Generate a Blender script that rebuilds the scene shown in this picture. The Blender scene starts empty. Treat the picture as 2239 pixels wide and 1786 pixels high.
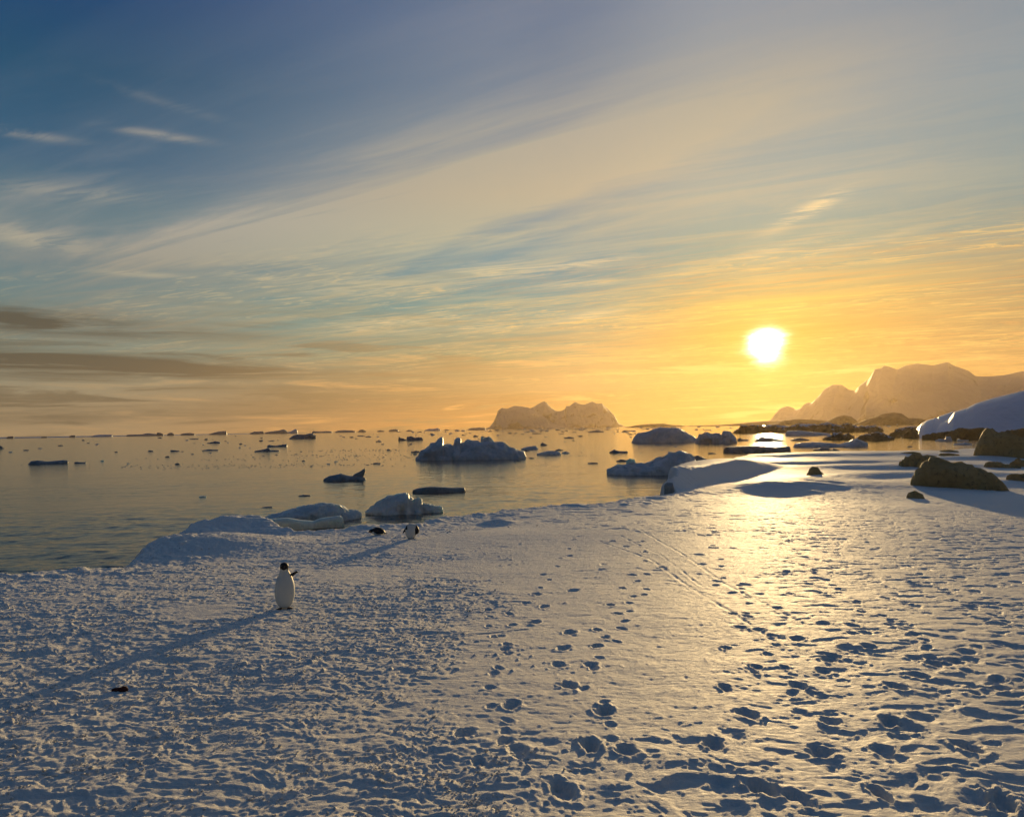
import bpy, math, random
import numpy as np
from mathutils import Matrix, Vector

R = math.radians
SC = bpy.context.scene
COL = SC.collection

# ------------------------------------------------------------------ camera
CAM_H = 3.3                      # eye above the sea
F = 1791.5                       # focal length in photograph pixels (2239 wide)
PITCH, ROLL = 1.327, -0.99
cam_d = bpy.data.cameras.new('camera')
cam = bpy.data.objects.new('camera', cam_d)
COL.objects.link(cam)
cam_d.sensor_fit = 'HORIZONTAL'
cam_d.sensor_width = 36
cam_d.lens = 36 * F / 2239
cam_d.clip_start = 0.1
cam_d.clip_end = 60000
CM = Matrix.Translation((0, 0, CAM_H)) @ Matrix.Rotation(R(90 + PITCH), 4, 'X') @ Matrix.Rotation(R(ROLL), 4, 'Z')
cam.matrix_world = CM
SC.camera = cam


def ray(px, py):
    v = Vector(((px - 1119.5) / F, (893 - py) / F, -1))
    return (CM.to_3x3() @ v).normalized()


def at_z(px, py, z):
    d = ray(px, py)
    t = (z - CAM_H) / d.z
    return d.x * t, d.y * t


# ------------------------------------------------------------------ sun
SUN = ray(1675, 756)
SUN_EL = math.asin(SUN.z)
SUN_AZ = math.atan2(SUN.x, SUN.y)
sl = bpy.data.lights.new('sun', 'SUN')
sl.energy = 4.9
sl.angle = R(0.6)
sl.color = (1.0, 0.69, 0.31)
so = bpy.data.objects.new('sun', sl)
COL.objects.link(so)
so.rotation_euler = SUN.to_track_quat('Z', 'Y').to_euler()

SC.view_settings.view_transform = 'Standard'
SC.view_settings.look = 'None'
SC.view_settings.exposure = 0.0
SC.view_settings.gamma = 1.0
SC.cycles.use_denoising = True
SC.cycles.max_bounces = 8
SC.cycles.volume_bounces = 1
SC.cycles.sample_clamp_indirect = 4.0


# ------------------------------------------------------------------ node helpers
class NT:
    def __init__(s, tree):
        s.t = tree
        s.n = tree.nodes
        s.l = tree.links

    def new(s, typ, **kw):
        n = s.n.new(typ)
        for k, v in kw.items():
            setattr(n, k, v)
        return n

    def put(s, sock, v):
        if isinstance(v, bpy.types.NodeSocket):
            s.l.new(v, sock)
        elif isinstance(v, (tuple, list)) and len(v) == 3 and sock.type == 'RGBA':
            sock.default_value = (*v, 1)
        else:
            sock.default_value = v

    def m(s, op, a, b=None, c=None, clamp=False):
        n = s.new('ShaderNodeMath', operation=op)
        n.use_clamp = clamp
        s.put(n.inputs[0], a)
        if b is not None:
            s.put(n.inputs[1], b)
        if c is not None:
            s.put(n.inputs[2], c)
        return n.outputs[0]

    def vm(s, op, a, b=None, out=0):
        n = s.new('ShaderNodeVectorMath', operation=op)
        s.put(n.inputs[0], a)
        if b is not None:
            s.put(n.inputs[1], b)
        return n.outputs[out]

    def ss(s, x, a, b, lo=0.0, hi=1.0):
        n = s.new('ShaderNodeMapRange', interpolation_type='SMOOTHSTEP')
        s.put(n.inputs[0], x)
        for i, v in enumerate((a, b, lo, hi)):
            s.put(n.inputs[1 + i], v)
        return n.outputs[0]

    def lin(s, x, a, b, lo=0.0, hi=1.0):
        n = s.new('ShaderNodeMapRange')
        s.put(n.inputs[0], x)
        for i, v in enumerate((a, b, lo, hi)):
            s.put(n.inputs[1 + i], v)
        return n.outputs[0]

    def mix(s, f, a, b, blend='MIX'):
        n = s.new('ShaderNodeMix', data_type='RGBA', blend_type=blend)
        n.clamp_factor = True
        s.put(n.inputs[0], f)
        s.put(n.inputs[6], a)
        s.put(n.inputs[7], b)
        return n.outputs[2]

    def noise(s, vec, scale, detail=4, rough=0.55, dist=0.0, out=0):
        n = s.new('ShaderNodeTexNoise')
        s.put(n.inputs['Vector'], vec)
        s.put(n.inputs['Scale'], scale)
        s.put(n.inputs['Detail'], detail)
        s.put(n.inputs['Roughness'], rough)
        s.put(n.inputs['Distortion'], dist)
        return n.outputs[out]

    def xyz(s, x, y, z):
        n = s.new('ShaderNodeCombineXYZ')
        s.put(n.inputs[0], x)
        s.put(n.inputs[1], y)
        s.put(n.inputs[2], z)
        return n.outputs[0]

    def ramp(s, x, stops, mode='LINEAR'):
        n = s.new('ShaderNodeValToRGB')
        n.color_ramp.interpolation = mode
        el = n.color_ramp.elements
        while len(el) < len(stops):
            el.new(0.5)
        for e, (p, c) in zip(el, stops):
            e.position = p
            e.color = (*c, 1)
        s.put(n.inputs[0], x)
        return n.outputs[0]


def srgb(r, g, b):
    def f(c):
        c /= 255
        return c / 12.92 if c <= 0.04045 else ((c + 0.055) / 1.055) ** 2.4
    return f(r), f(g), f(b)


# ------------------------------------------------------------------ world: sunset sky with cirrus
W = bpy.data.worlds.new('World')
SC.world = W
W.use_nodes = True
w = NT(W.node_tree)
w.n.clear()
tc = w.new('ShaderNodeTexCoord')
D = w.vm('NORMALIZE', tc.outputs['Generated'])
sx = w.new('ShaderNodeSeparateXYZ')
w.put(sx.inputs[0], D)
dx, dy, dz = sx.outputs
el_ = w.m('MULTIPLY', w.m('ARCSINE', dz), 180 / math.pi)          # elevation, degrees
az_ = w.m('MULTIPLY', w.m('ARCTAN2', dx, dy), 180 / math.pi)      # azimuth, 0 straight ahead, right positive
aaz = w.m('ABSOLUTE', az_)
er = w.m('DIVIDE', el_, 90, clamp=True)


HAZE_COL, HAZE_DENS, HAZE_G = (0.92, 0.69, 0.40), 0.00006, 0.68


def behind_haze(az, e, c):
    """sky colour above the haze layer, so that sky plus lit haze has colour c"""
    lc = srgb(*c)
    if az is None:
        return lc
    d = Vector((math.sin(R(az)) * math.cos(R(e)), math.cos(R(az)) * math.cos(R(e)), math.sin(R(e))))
    ct = d.dot(SUN)
    ph = (1 - HAZE_G ** 2) / (1 + HAZE_G ** 2 - 2 * HAZE_G * ct) ** 1.5 / (4 * math.pi)
    path = min(200 / max(math.sin(R(e)), 1e-3), 3300 / math.cos(R(az)))
    tr = math.exp(-HAZE_DENS * path)
    k = sl.energy * 0.88 * ph * (1 - tr)
    return tuple(max((lc[i] - k * sl.color[i] * HAZE_COL[i]) / tr, 0.12 * lc[i]) for i in range(3))


def ramp_el(stops, az=None):
    return w.ramp(er, [(max(e, 0) / 90, behind_haze(az, e, c)) for e, c in stops])


clear_L = ramp_el([(0, (158, 132, 98)), (2, (152, 132, 102)), (5, (134, 140, 124)), (8, (104, 128, 128)), (10.6, (88, 116, 126)),
                   (13.6, (82, 112, 124)), (16.6, (60, 94, 120)), (22, (38, 78, 108)), (27, (24, 64, 108)), (45, (30, 58, 106)), (90, (36, 70, 104))], -30)
clear_M = ramp_el([(0, (240, 172, 92)), (2, (204, 150, 84)), (5, (180, 162, 114)), (8, (138, 158, 146)), (11, (116, 144, 152)),
                   (16, (132, 144, 152)), (22, (112, 126, 144)), (27, (98, 114, 140)), (45, (46, 62, 92)), (90, (36, 70, 104))], 0)
clear_S = ramp_el([(0, (255, 176, 66)), (3, (255, 170, 50)), (6, (246, 180, 70)), (8, (204, 174, 106)), (11, (164, 170, 146)),
                   (15, (164, 170, 160)), (20, (158, 162, 160)), (27, (146, 150, 158)), (45, (64, 74, 98)), (90, (36, 70, 104))], 17)
clear_R = ramp_el([(0, (208, 154, 86)), (3, (200, 152, 90)), (7, (186, 154, 104)), (11, (152, 156, 140)), (15, (144, 154, 152)),
                   (20, (142, 152, 156)), (27, (130, 138, 150)), (45, (54, 66, 90)), (90, (36, 70, 104))], 32)
clear_B = ramp_el([(0, (52, 64, 84)), (6, (64, 70, 88)), (14, (48, 70, 92)), (30, (36, 64, 94)), (90, (36, 70, 104))])
cloud_L = ramp_el([(0, (140, 120, 92)), (5, (136, 126, 104)), (10, (150, 144, 130)), (14, (166, 158, 148)), (18, (138, 142, 148)),
                   (27, (96, 116, 138)), (45, (50, 74, 110)), (90, (36, 70, 104))], -30)
cloud_M = ramp_el([(0, (228, 162, 88)), (4, (232, 178, 108)), (8, (206, 186, 136)), (12, (186, 180, 152)), (16, (190, 174, 146)),
                   (21, (172, 164, 150)), (27, (146, 146, 152)), (45, (70, 78, 98)), (90, (36, 70, 104))], 0)
cloud_S = ramp_el([(0, (255, 196, 92)), (4, (255, 192, 70)), (8, (255, 202, 100)), (12, (214, 190, 142)), (16, (208, 188, 152)),
                   (21, (186, 174, 152)), (27, (154, 152, 154)), (45, (84, 88, 102)), (90, (36, 70, 104))], 17)
cloud_R = ramp_el([(0, (226, 172, 100)), (5, (214, 170, 104)), (10, (192, 166, 118)), (14, (170, 168, 148)), (21, (162, 160, 156)),
                   (27, (144, 146, 152)), (45, (74, 82, 98)), (90, (36, 70, 104))], 32)
cloud_B = ramp_el([(0, (62, 66, 82)), (15, (70, 78, 98)), (90, (36, 60, 98))])


def by_az(l, m_, s_, r_, b_):
    c = w.mix(w.ss(az_, -30, 1), l, m_)
    c = w.mix(w.ss(az_, 2, 16), c, s_)
    c = w.mix(w.ss(az_, 19, 33), c, r_)
    return w.mix(w.ss(aaz, 42, 120), c, b_)


clear = by_az(clear_L, clear_M, clear_S, clear_R, clear_B)
cloud = by_az(cloud_L, cloud_M, cloud_S, cloud_R, cloud_B)

# cloud layer seen in perspective: direction projected on a high flat sheet
zz = w.m('ADD', w.m('MAXIMUM', dz, 0.0), 0.035)
cu = w.m('DIVIDE', dx, zz)
cv = w.m('DIVIDE', dy, zz)


def cplane(ang, along, across, seed):
    """coordinates in the cloud sheet, stretched along azimuth ang"""
    s_, c_ = math.sin(R(ang)), math.cos(R(ang))
    a = w.m('ADD', w.m('MULTIPLY', cu, s_), w.m('MULTIPLY', cv, c_))
    b = w.m('SUBTRACT', w.m('MULTIPLY', cu, c_), w.m('MULTIPLY', cv, s_))
    return w.xyz(w.m('MULTIPLY', a, along), w.m('MULTIPLY', b, across), seed)


def gauss(a0, e0, sa, se, rot=0.0):
    c_, s_ = math.cos(R(rot)), math.sin(R(rot))
    a = w.m('SUBTRACT', az_, a0)
    e = w.m('SUBTRACT', el_, e0)
    p = w.m('DIVIDE', w.m('ADD', w.m('MULTIPLY', a, c_), w.m('MULTIPLY', e, s_)), sa)
    q = w.m('DIVIDE', w.m('SUBTRACT', w.m('MULTIPLY', e, c_), w.m('MULTIPLY', a, s_)), se)
    r2 = w.m('ADD', w.m('MULTIPLY', p, p), w.m('MULTIPLY', q, q))
    return w.m('EXPONENT', w.m('MULTIPLY', r2, -1.0))


def azel(px, py):
    d = ray(px, py)
    return math.degrees(math.atan2(d.x, d.y)), math.degrees(math.asin(d.z))


def blob(px, py, sx_, sy_, rot=0.0, k=1.0):
    a, e = azel(px, py)
    g = gauss(a, e, sx_ / 31.3, sy_ / 31.3, rot)
    return w.m('MULTIPLY', g, k) if k != 1.0 else g


def total(lst):
    t = lst[0]
    for x in lst[1:]:
        t = w.m('ADD', t, x)
    return t


n_broad = w.noise(cplane(-52, 0.28, 0.95, 3.1), 1.0, 5, 0.55, 0.6)
n_wisp = w.noise(cplane(-58, 0.55, 3.2, 7.7), 1.0, 7, 0.62, 0.9)
n_fine = w.noise(cplane(-70, 2.2, 9.0, 1.3), 1.0, 7, 0.66, 1.2)
# the broad pale veil that crosses the picture from the left edge to the upper centre and right
veil = total([blob(230, 520, 520, 70, 8, 0.75), blob(900, 400, 520, 120, 14, 0.85), blob(1350, 330, 520, 150, 18, 0.8),
              blob(1700, 230, 560, 110, 14, 0.45), blob(2150, 330, 300, 120, 18, 0.25), blob(1100, 20, 300, 80, 10, 0.35),
              blob(140, 700, 420, 50, 2, 0.3), blob(600, 690, 320, 40, 4, 0.2), blob(1950, 660, 420, 80, 8, 0.6), blob(1150, 520, 330, 34, 6, 0.35)])
veil_m = w.m('MULTIPLY', veil, w.m('MULTIPLY', w.ss(n_broad, 0.30, 0.66, 0.25, 1.3), w.ss(n_wisp, 0.3, 0.68, 0.7, 1.12)))
wis = w.m('MULTIPLY', w.ss(n_wisp, 0.44, 0.76), w.ss(el_, 27, 4, 0.08, 0.75))
amount = w.m('ADD', veil_m, w.m('MULTIPLY', wis, w.m('ADD', w.m('MULTIPLY', veil, 0.5), 0.5)))
# small bright cirrus tufts
tufts = total([blob(1765, 462, 80, 14, 22, 1.3), blob(1090, 592, 95, 14, 2, 1.2), blob(1290, 575, 110, 9, 3, 0.8), blob(1260, 622, 90, 7, 2, 0.9),
               blob(850, 710, 130, 17, 3, 1.2), blob(1060, 712, 60, 13, 8, 0.9), blob(1290, 690, 90, 9, 9, 0.9), blob(345, 295, 80, 8, -2, 0.42), blob(70, 296, 70, 8, 0, 0.32),
               blob(360, 225, 110, 9, -10, 0.12), blob(300, 600, 90, 6, 0, 0.5), blob(560, 606, 70, 6, -2, 0.5), blob(820, 625, 170, 20, 3, 0.75),
               blob(150, 420, 120, 16, 2, 0.3), blob(60, 520, 90, 20, -4, 0.5), blob(1640, 560, 200, 12, 10, 0.5), blob(1850, 540, 170, 9, 9, 0.5)])
tuft_m = w.m('MULTIPLY', tufts, w.ss(n_fine, 0.38, 0.60, 0.05, 1.15))
sky = w.mix(w.m('MULTIPLY', amount, 0.95, clamp=True), clear, cloud)
bright = w.mix(0.45, cloud, srgb(255, 226, 170))
sky = w.mix(w.m('MULTIPLY', tuft_m, 0.8, clamp=True), sky, bright)
# faint mottling of high ice cloud everywhere
n_mot = w.noise(cplane(-64, 0.9, 4.2, 12.4), 1.0, 8, 0.62, 0.8)
mot = w.m('MULTIPLY', w.ss(n_mot, 0.42, 0.64), w.m('MULTIPLY', w.ss(el_, 27, 9, 0.20, 0.5), w.ss(w.m('SUBTRACT', el_, w.m('MULTIPLY', az_, 0.35)), 28, 16, 0.25, 1.0)))
sky = w.mix(w.m('MULTIPLY', mot, w.ss(az_, -34, -8, 0.5, 1.0)), sky, cloud)
# finely ribbed golden clouds low on the right half, bright streaks over darker gaps
n_rib = w.noise(cplane(-60, 1.1, 5.5, 4.4), 1.0, 7, 0.66, 1.8)
ribz = w.m('MULTIPLY', w.ss(el_, 14, 7), w.ss(az_, -26, 4))
rib_hi = w.m('MULTIPLY', w.m('MULTIPLY', w.ss(n_rib, 0.5, 0.72), ribz), 0.55)
rib_lo = w.m('MULTIPLY', w.m('MULTIPLY', w.ss(n_rib, 0.52, 0.34), ribz), 0.42)
sky = w.mix(rib_hi, sky, w.mix(w.ss(az_, -10, 14), srgb(222, 184, 118), srgb(240, 192, 100)))
sky = w.mix(rib_lo, sky, w.mix(w.ss(az_, -10, 16), srgb(140, 136, 108), srgb(214, 150, 70)))
n_rip = w.noise(cplane(-66, 2.4, 9.0, 6.1), 1.0, 6, 0.66, 2.0)
n_rmask = w.noise(cplane(-60, 0.5, 1.3, 8.8), 1.0, 3, 0.5)
ripz = w.m('MULTIPLY', w.m('MULTIPLY', w.ss(el_, 15, 9), w.ss(el_, 1.5, 4)), w.m('MULTIPLY', w.ss(az_, -30, -6, 0.35, 1.0), w.ss(n_rmask, 0.42, 0.6)))
sky = w.mix(w.m('MULTIPLY', w.m('MULTIPLY', w.ss(n_rip, 0.5, 0.66), ripz), 0.6), sky, w.mix(w.ss(az_, -12, 12), srgb(214, 190, 140), srgb(255, 206, 110)))
sky = w.mix(w.m('MULTIPLY', w.m('MULTIPLY', w.ss(n_rip, 0.5, 0.36), ripz), 0.22), sky, w.mix(w.ss(az_, -12, 12), srgb(120, 130, 120), srgb(205, 150, 80)))
# grey bars of stratus low on the left and over the middle
n_bar = w.noise(cplane(-80, 0.7, 2.6, 9.2), 1.0, 6, 0.6, 0.5)
n_barf = w.noise(w.xyz(w.m('MULTIPLY', az_, 0.10), w.m('MULTIPLY', el_, 1.5), 2.2), 1.0, 6, 0.6, 0.6)
bars = total([blob(60, 700, 210, 26, -3, 0.95), blob(180, 798, 330, 24, -2, 1.1), blob(20, 798, 150, 22, 0, 0.3), blob(560, 812, 300, 16, -2, 0.45),
              blob(120, 908, 520, 15, 0, 0.55), blob(1000, 800, 180, 13, -3, 0.6), blob(960, 850, 190, 12, -2, 0.7), blob(1150, 822, 150, 14, -3, 0.6),
              blob(1240, 850, 130, 12, 0, 0.5), blob(780, 880, 260, 10, 0, 0.45), blob(640, 850, 260, 9, 0, 0.4), blob(420, 730, 180, 12, -2, 0.35)])
bar_m = w.m('MULTIPLY', bars, w.ss(n_barf, 0.34, 0.58, 0.30, 1.5))
strat = w.m('MULTIPLY', w.m('MULTIPLY', w.ss(n_barf, 0.48, 0.62), w.ss(el_, 9.5, 4)), w.ss(az_, 15, -8, 0.0, 0.8))
bar_t = w.m('MAXIMUM', bar_m, strat)
sky = w.mix(w.m('MULTIPLY', bar_t, 0.92, clamp=True), sky, w.mix(w.ss(az_, -26, 2), srgb(78, 78, 70), srgb(146, 122, 86)))
# orange lower edges of the bars
edge = w.m('MULTIPLY', w.m('MULTIPLY', w.ss(n_barf, 0.46, 0.34), w.ss(el_, 7, 3)), w.ss(az_, -28, 0, 0.1, 0.55))
sky = w.mix(edge, sky, srgb(248, 182, 104))

# sun glow: bright disc and camera bloom drawn into the sky colour
dot = w.vm('DOT_PRODUCT', D, tuple(SUN), out=1)
ang = w.m('MULTIPLY', w.m('ARCCOSINE', w.m('MINIMUM', dot, 0.9999999)), 180 / math.pi)
n_sun = w.noise(w.xyz(w.m('MULTIPLY', az_, 0.22), w.m('MULTIPLY', el_, 1.1), 0.3), 1.0, 5, 0.6)
angn = w.m('ADD', ang, w.m('MULTIPLY', w.m('SUBTRACT', n_sun, 0.5), 2.0))
core = w.m('EXPONENT', w.m('MULTIPLY', w.m('POWER', w.m('DIVIDE', w.m('MAXIMUM', angn, 0.0), 0.70), 1.9), -1.0))
halo1 = w.m('EXPONENT', w.m('DIVIDE', ang, -1.9))
halo2 = w.m('EXPONENT', w.m('DIVIDE', ang, -5.0))


def scaled(col, f):
    return w.vm('MULTIPLY', col, w.xyz(f, f, f))


def rgbv(c):
    n = w.new('ShaderNodeCombineXYZ')
    for i in range(3):
        n.inputs[i].default_value = c[i]
    return n.outputs[0]


glow = w.vm('ADD', scaled(rgbv((14, 13, 9.5)), core), scaled(rgbv((0.60, 0.25, 0.02)), halo1))
glow = w.vm('ADD', glow, scaled(rgbv((0.06, 0.02, 0.0)), halo2))
nish = w.new('ShaderNodeTexSky', sky_type='NISHITA')
nish.sun_disc = False
nish.sun_elevation = SUN_EL
nish.sun_rotation = SUN_AZ
sky = w.vm('ADD', sky, scaled(nish.outputs[0], 0.004))
sky = w.vm('ADD', sky, glow)
bg = w.new('ShaderNodeBackground')
w.put(bg.inputs[0], sky)
bg.inputs[1].default_value = 1.0
wo = w.new('ShaderNodeOutputWorld')
w.l.new(bg.outputs[0], wo.inputs[0])
W.cycles.sampling_method = 'MANUAL'
W.cycles.sample_map_resolution = 1024


# ------------------------------------------------------------------ numpy noise
def _h(ix, iy, iz, seed):
    with np.errstate(over='ignore'):
        n = (ix.astype(np.int64) * 374761393 + iy.astype(np.int64) * 668265263 + iz.astype(np.int64) * 2147483647 + seed * 974711) & 0xffffffff
        n = ((n ^ (n >> 13)) * 1274126177) & 0xffffffff
        n = ((n ^ (n >> 16)) * 2246822519) & 0xffffffff
        n = n ^ (n >> 15)
    return n


def pn2(x, y, seed=0):
    """2D gradient noise, about -1..1"""
    xi, yi = np.floor(x), np.floor(y)
    xf, yf = x - xi, y - yi
    u = xf * xf * xf * (xf * (xf * 6 - 15) + 10)
    v = yf * yf * yf * (yf * (yf * 6 - 15) + 10)
    z0 = np.zeros(1, np.int64)

    def g(a, b):
        t = _h(xi + a, yi + b, z0, seed).astype(np.float64) * (2 * math.pi / 4294967296)
        return np.cos(t) * (xf - a) + np.sin(t) * (yf - b)
    n00, n10, n01, n11 = g(0, 0), g(1, 0), g(0, 1), g(1, 1)
    return ((n00 * (1 - u) + n10 * u) * (1 - v) + (n01 * (1 - u) + n11 * u) * v) * 1.5


def vn3(x, y, z, seed=0):
    """3D value noise -1..1"""
    xi, yi, zi = np.floor(x), np.floor(y), np.floor(z)
    xf, yf, zf = x - xi, y - yi, z - zi
    u, v, q = [t * t * (3 - 2 * t) for t in (xf, yf, zf)]

    def g(a, b, c):
        return _h(xi + a, yi + b, zi + c, seed) * (2 / 4294967296) - 1
    r = 0
    for a, wa in ((0, 1 - u), (1, u)):
        for b, wb in ((0, 1 - v), (1, v)):
            for c, wc in ((0, 1 - q), (1, q)):
                r = r + g(a, b, c) * wa * wb * wc
    return r


def fbm2(x, y, sc, oct_=4, seed=0, gain=0.5):
    r, a, f = 0, 1.0, 1.0 / sc
    for i in range(oct_):
        r = r + a * pn2(x * f + i * 17.3, y * f - i * 9.1, seed + i)
        a *= gain
        f *= 2.03
    return r


def fbm3(p, sc, oct_=4, seed=0, gain=0.5):
    r, a, f = 0, 1.0, 1.0 / sc
    for i in range(oct_):
        r = r + a * vn3(p[:, 0] * f + 31.7 * i, p[:, 1] * f, p[:, 2] * f - 11.3 * i, seed + i)
        a *= gain
        f *= 2.07
    return r


def sstep(x, a, b):
    t = np.clip((x - a) / (b - a), 0, 1)
    return t * t * (3 - 2 * t)


# ------------------------------------------------------------------ mesh helpers
def mesh_obj(name, V, Fq, mat, parent=None, smooth=True, mats=None, midx=None, loc=None):
    me = bpy.data.meshes.new(name)
    V = np.asarray(V, np.float32)
    Fq = np.asarray(Fq, np.int32)
    k = Fq.shape[1]
    me.vertices.add(len(V))
    me.vertices.foreach_set('co', V.ravel())
    me.loops.add(Fq.size)
    me.loops.foreach_set('vertex_index', Fq.ravel())
    me.polygons.add(len(Fq))
    me.polygons.foreach_set('loop_start', np.arange(0, Fq.size, k, dtype=np.int32))
    me.polygons.foreach_set('loop_total', np.full(len(Fq), k, np.int32))
    if smooth:
        me.polygons.foreach_set('use_smooth', np.ones(len(Fq), bool))
    for mm in (mats or [mat]):
        me.materials.append(mm)
    if midx is not None:
        me.polygons.foreach_set('material_index', np.asarray(midx, np.int32))
    me.update(calc_edges=True)
    me.validate()
    o = bpy.data.objects.new(name, me)
    COL.objects.link(o)
    if parent is not None:
        o.parent = parent
    if loc is not None:
        o.location = loc
    return o


def grid_faces(nr, nc, wrap=False):
    i = np.arange(nr - 1)[:, None] * nc
    j = np.arange(nc if wrap else nc - 1)[None, :]
    j2 = (j + 1) % nc
    a, b = i + j, i + j2
    return np.stack([a, b, b + nc, a + nc], -1).reshape(-1, 4)


def tag(o, label=None, cat=None, group=None, kind=None):
    if label:
        o['label'] = label
    if cat:
        o['category'] = cat
    if group:
        o['group'] = group
    if kind:
        o['kind'] = kind
    return o


# ------------------------------------------------------------------ materials
def mat_new(name):
    m_ = bpy.data.materials.new(name)
    m_.use_nodes = True
    t = NT(m_.node_tree)
    t.n.clear()
    out = t.new('ShaderNodeOutputMaterial')
    p = t.new('ShaderNodeBsdfPrincipled')
    t.l.new(p.outputs[0], out.inputs[0])
    return m_, t, p, out


def bump(t, h, strength, dist, normal=None):
    b = t.new('ShaderNodeBump')
    t.put(b.inputs['Height'], h)
    b.inputs['Strength'].default_value = strength
    b.inputs['Distance'].default_value = dist
    if normal is not None:
        t.put(b.inputs['Normal'], normal)
    return b.outputs[0]


def geo_pos(t):
    return t.new('ShaderNodeNewGeometry').outputs['Position']


def make_snow():
    m_, t, p, _ = mat_new('snow')
    P = geo_pos(t)
    mp = t.new('ShaderNodeMapping')
    t.put(mp.inputs[0], P)
    mp.inputs['Scale'].default_value = (0.6, 1.15, 1)
    n1 = t.noise(mp.outputs[0], 22, 6, 0.68)
    n2 = t.noise(P, 120, 3, 0.7)
    n3 = t.noise(P, 0.5, 3, 0.5)
    col = t.mix(n3, (0.84, 0.83, 0.79), (0.88, 0.86, 0.80))
    t.put(p.inputs['Base Color'], col)
    t.put(p.inputs['Roughness'], t.lin(n1, 0.3, 0.7, 0.50, 0.76))
    p.inputs['Specular IOR Level'].default_value = 0.095
    p.inputs['Specular Tint'].default_value = (1.0, 0.66, 0.30, 1)
    b = bump(t, n1, 1.0, 0.022)
    b = bump(t, n2, 1.0, 0.007, b)
    t.put(p.inputs['Normal'], b)
    return m_


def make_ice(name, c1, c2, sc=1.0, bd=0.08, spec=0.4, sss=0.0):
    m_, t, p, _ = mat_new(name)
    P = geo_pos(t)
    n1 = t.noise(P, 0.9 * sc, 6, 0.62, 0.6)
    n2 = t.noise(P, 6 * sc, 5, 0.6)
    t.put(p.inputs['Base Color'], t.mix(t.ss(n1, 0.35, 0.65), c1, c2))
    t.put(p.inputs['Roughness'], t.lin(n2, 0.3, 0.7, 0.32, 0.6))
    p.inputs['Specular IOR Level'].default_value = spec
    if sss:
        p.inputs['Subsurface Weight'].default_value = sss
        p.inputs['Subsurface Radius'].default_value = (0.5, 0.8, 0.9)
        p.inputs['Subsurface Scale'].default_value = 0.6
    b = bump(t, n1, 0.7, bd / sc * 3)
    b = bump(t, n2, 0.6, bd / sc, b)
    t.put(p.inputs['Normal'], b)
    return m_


def make_rock(name, c1, c2, c3, sc=1.0):
    m_, t, p, _ = mat_new(name)
    P = geo_pos(t)
    n1 = t.noise(P, 0.8 * sc, 7, 0.65, 0.8)
    n2 = t.noise(P, 5 * sc, 6, 0.65)
    c = t.mix(t.ss(n1, 0.35, 0.62), c1, c2)
    c = t.mix(t.ss(n2, 0.52, 0.72), c, c3)
    t.put(p.inputs['Base Color'], c)
    p.inputs['Roughness'].default_value = 0.75
    p.inputs['Specular IOR Level'].default_value = 0.3
    b = bump(t, n1, 1.0, 0.5 / sc)
    b = bump(t, n2, 1.0, 0.10 / sc, b)
    t.put(p.inputs['Normal'], b)
    return m_


def make_snow_rock(name, snow_c, rock_c, rock_c2, sc, thr=0.55, far=False):
    """snow lying on the flatter faces, rock where it is steep"""
    m_, t, p, _ = mat_new(name)
    g = t.new('ShaderNodeNewGeometry')
    P, N = g.outputs['Position'], g.outputs['Normal']
    s = t.new('ShaderNodeSeparateXYZ')
    t.put(s.inputs[0], N)
    n1 = t.noise(P, sc, 7, 0.65, 0.5)
    n2 = t.noise(P, sc * 7, 5, 0.6)
    k = t.m('ADD', s.outputs[2], t.m('MULTIPLY', t.m('SUBTRACT', n1, 0.5), 1.1))
    f = t.ss(k, thr - 0.07, thr + 0.07)
    rk = t.mix(t.ss(n2, 0.4, 0.6), rock_c, rock_c2)
    t.put(p.inputs['Base Color'], t.mix(f, rk, snow_c))
    p.inputs['Roughness'].default_value = 0.7
    p.inputs['Specular IOR Level'].default_value = 0.25
    b = bump(t, n1, 0.8, 0.35 / sc)
    b = bump(t, n2, 0.5, 0.05 / sc, b)
    t.put(p.inputs['Normal'], b)
    return m_


M_SNOW = make_snow()
M_ICE = make_ice('berg_ice', (0.46, 0.52, 0.53), (0.66, 0.68, 0.66), sss=0.5)
M_ICE_DARK = make_ice('dark_ice', (0.13, 0.17, 0.18), (0.27, 0.32, 0.33), 1.5)  # darker tone of the berg ice, for the dark pieces
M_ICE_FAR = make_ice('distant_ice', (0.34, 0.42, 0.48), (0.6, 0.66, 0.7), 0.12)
M_ICE_CLEAR = make_ice('glassy_ice', (0.42, 0.52, 0.52), (0.58, 0.66, 0.64), 1.5, 0.03, 0.6, 0.6)
M_ROCK = make_rock('brown_rock', (0.42, 0.30, 0.12), (0.50, 0.36, 0.16), (0.26, 0.18, 0.08))
M_ROCK_DARK = make_rock('shore_rock', (0.30, 0.21, 0.09), (0.38, 0.27, 0.12), (0.22, 0.16, 0.08), 0.5)
M_SKERRY = make_snow_rock('snowy_skerry', (0.74, 0.76, 0.78), (0.30, 0.21, 0.10), (0.22, 0.155, 0.07), 0.35, 0.78)
M_ISLET = make_snow_rock('islet_rock', (0.6, 0.6, 0.6), (0.26, 0.19, 0.09), (0.20, 0.145, 0.07), 0.03, 1.15)
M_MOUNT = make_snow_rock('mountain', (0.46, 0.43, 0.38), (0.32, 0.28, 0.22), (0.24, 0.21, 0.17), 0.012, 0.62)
M_HILL = make_ice('hill_snow', (0.80, 0.83, 0.88), (0.86, 0.87, 0.88), 0.12, 0.03, 0.3)


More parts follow.
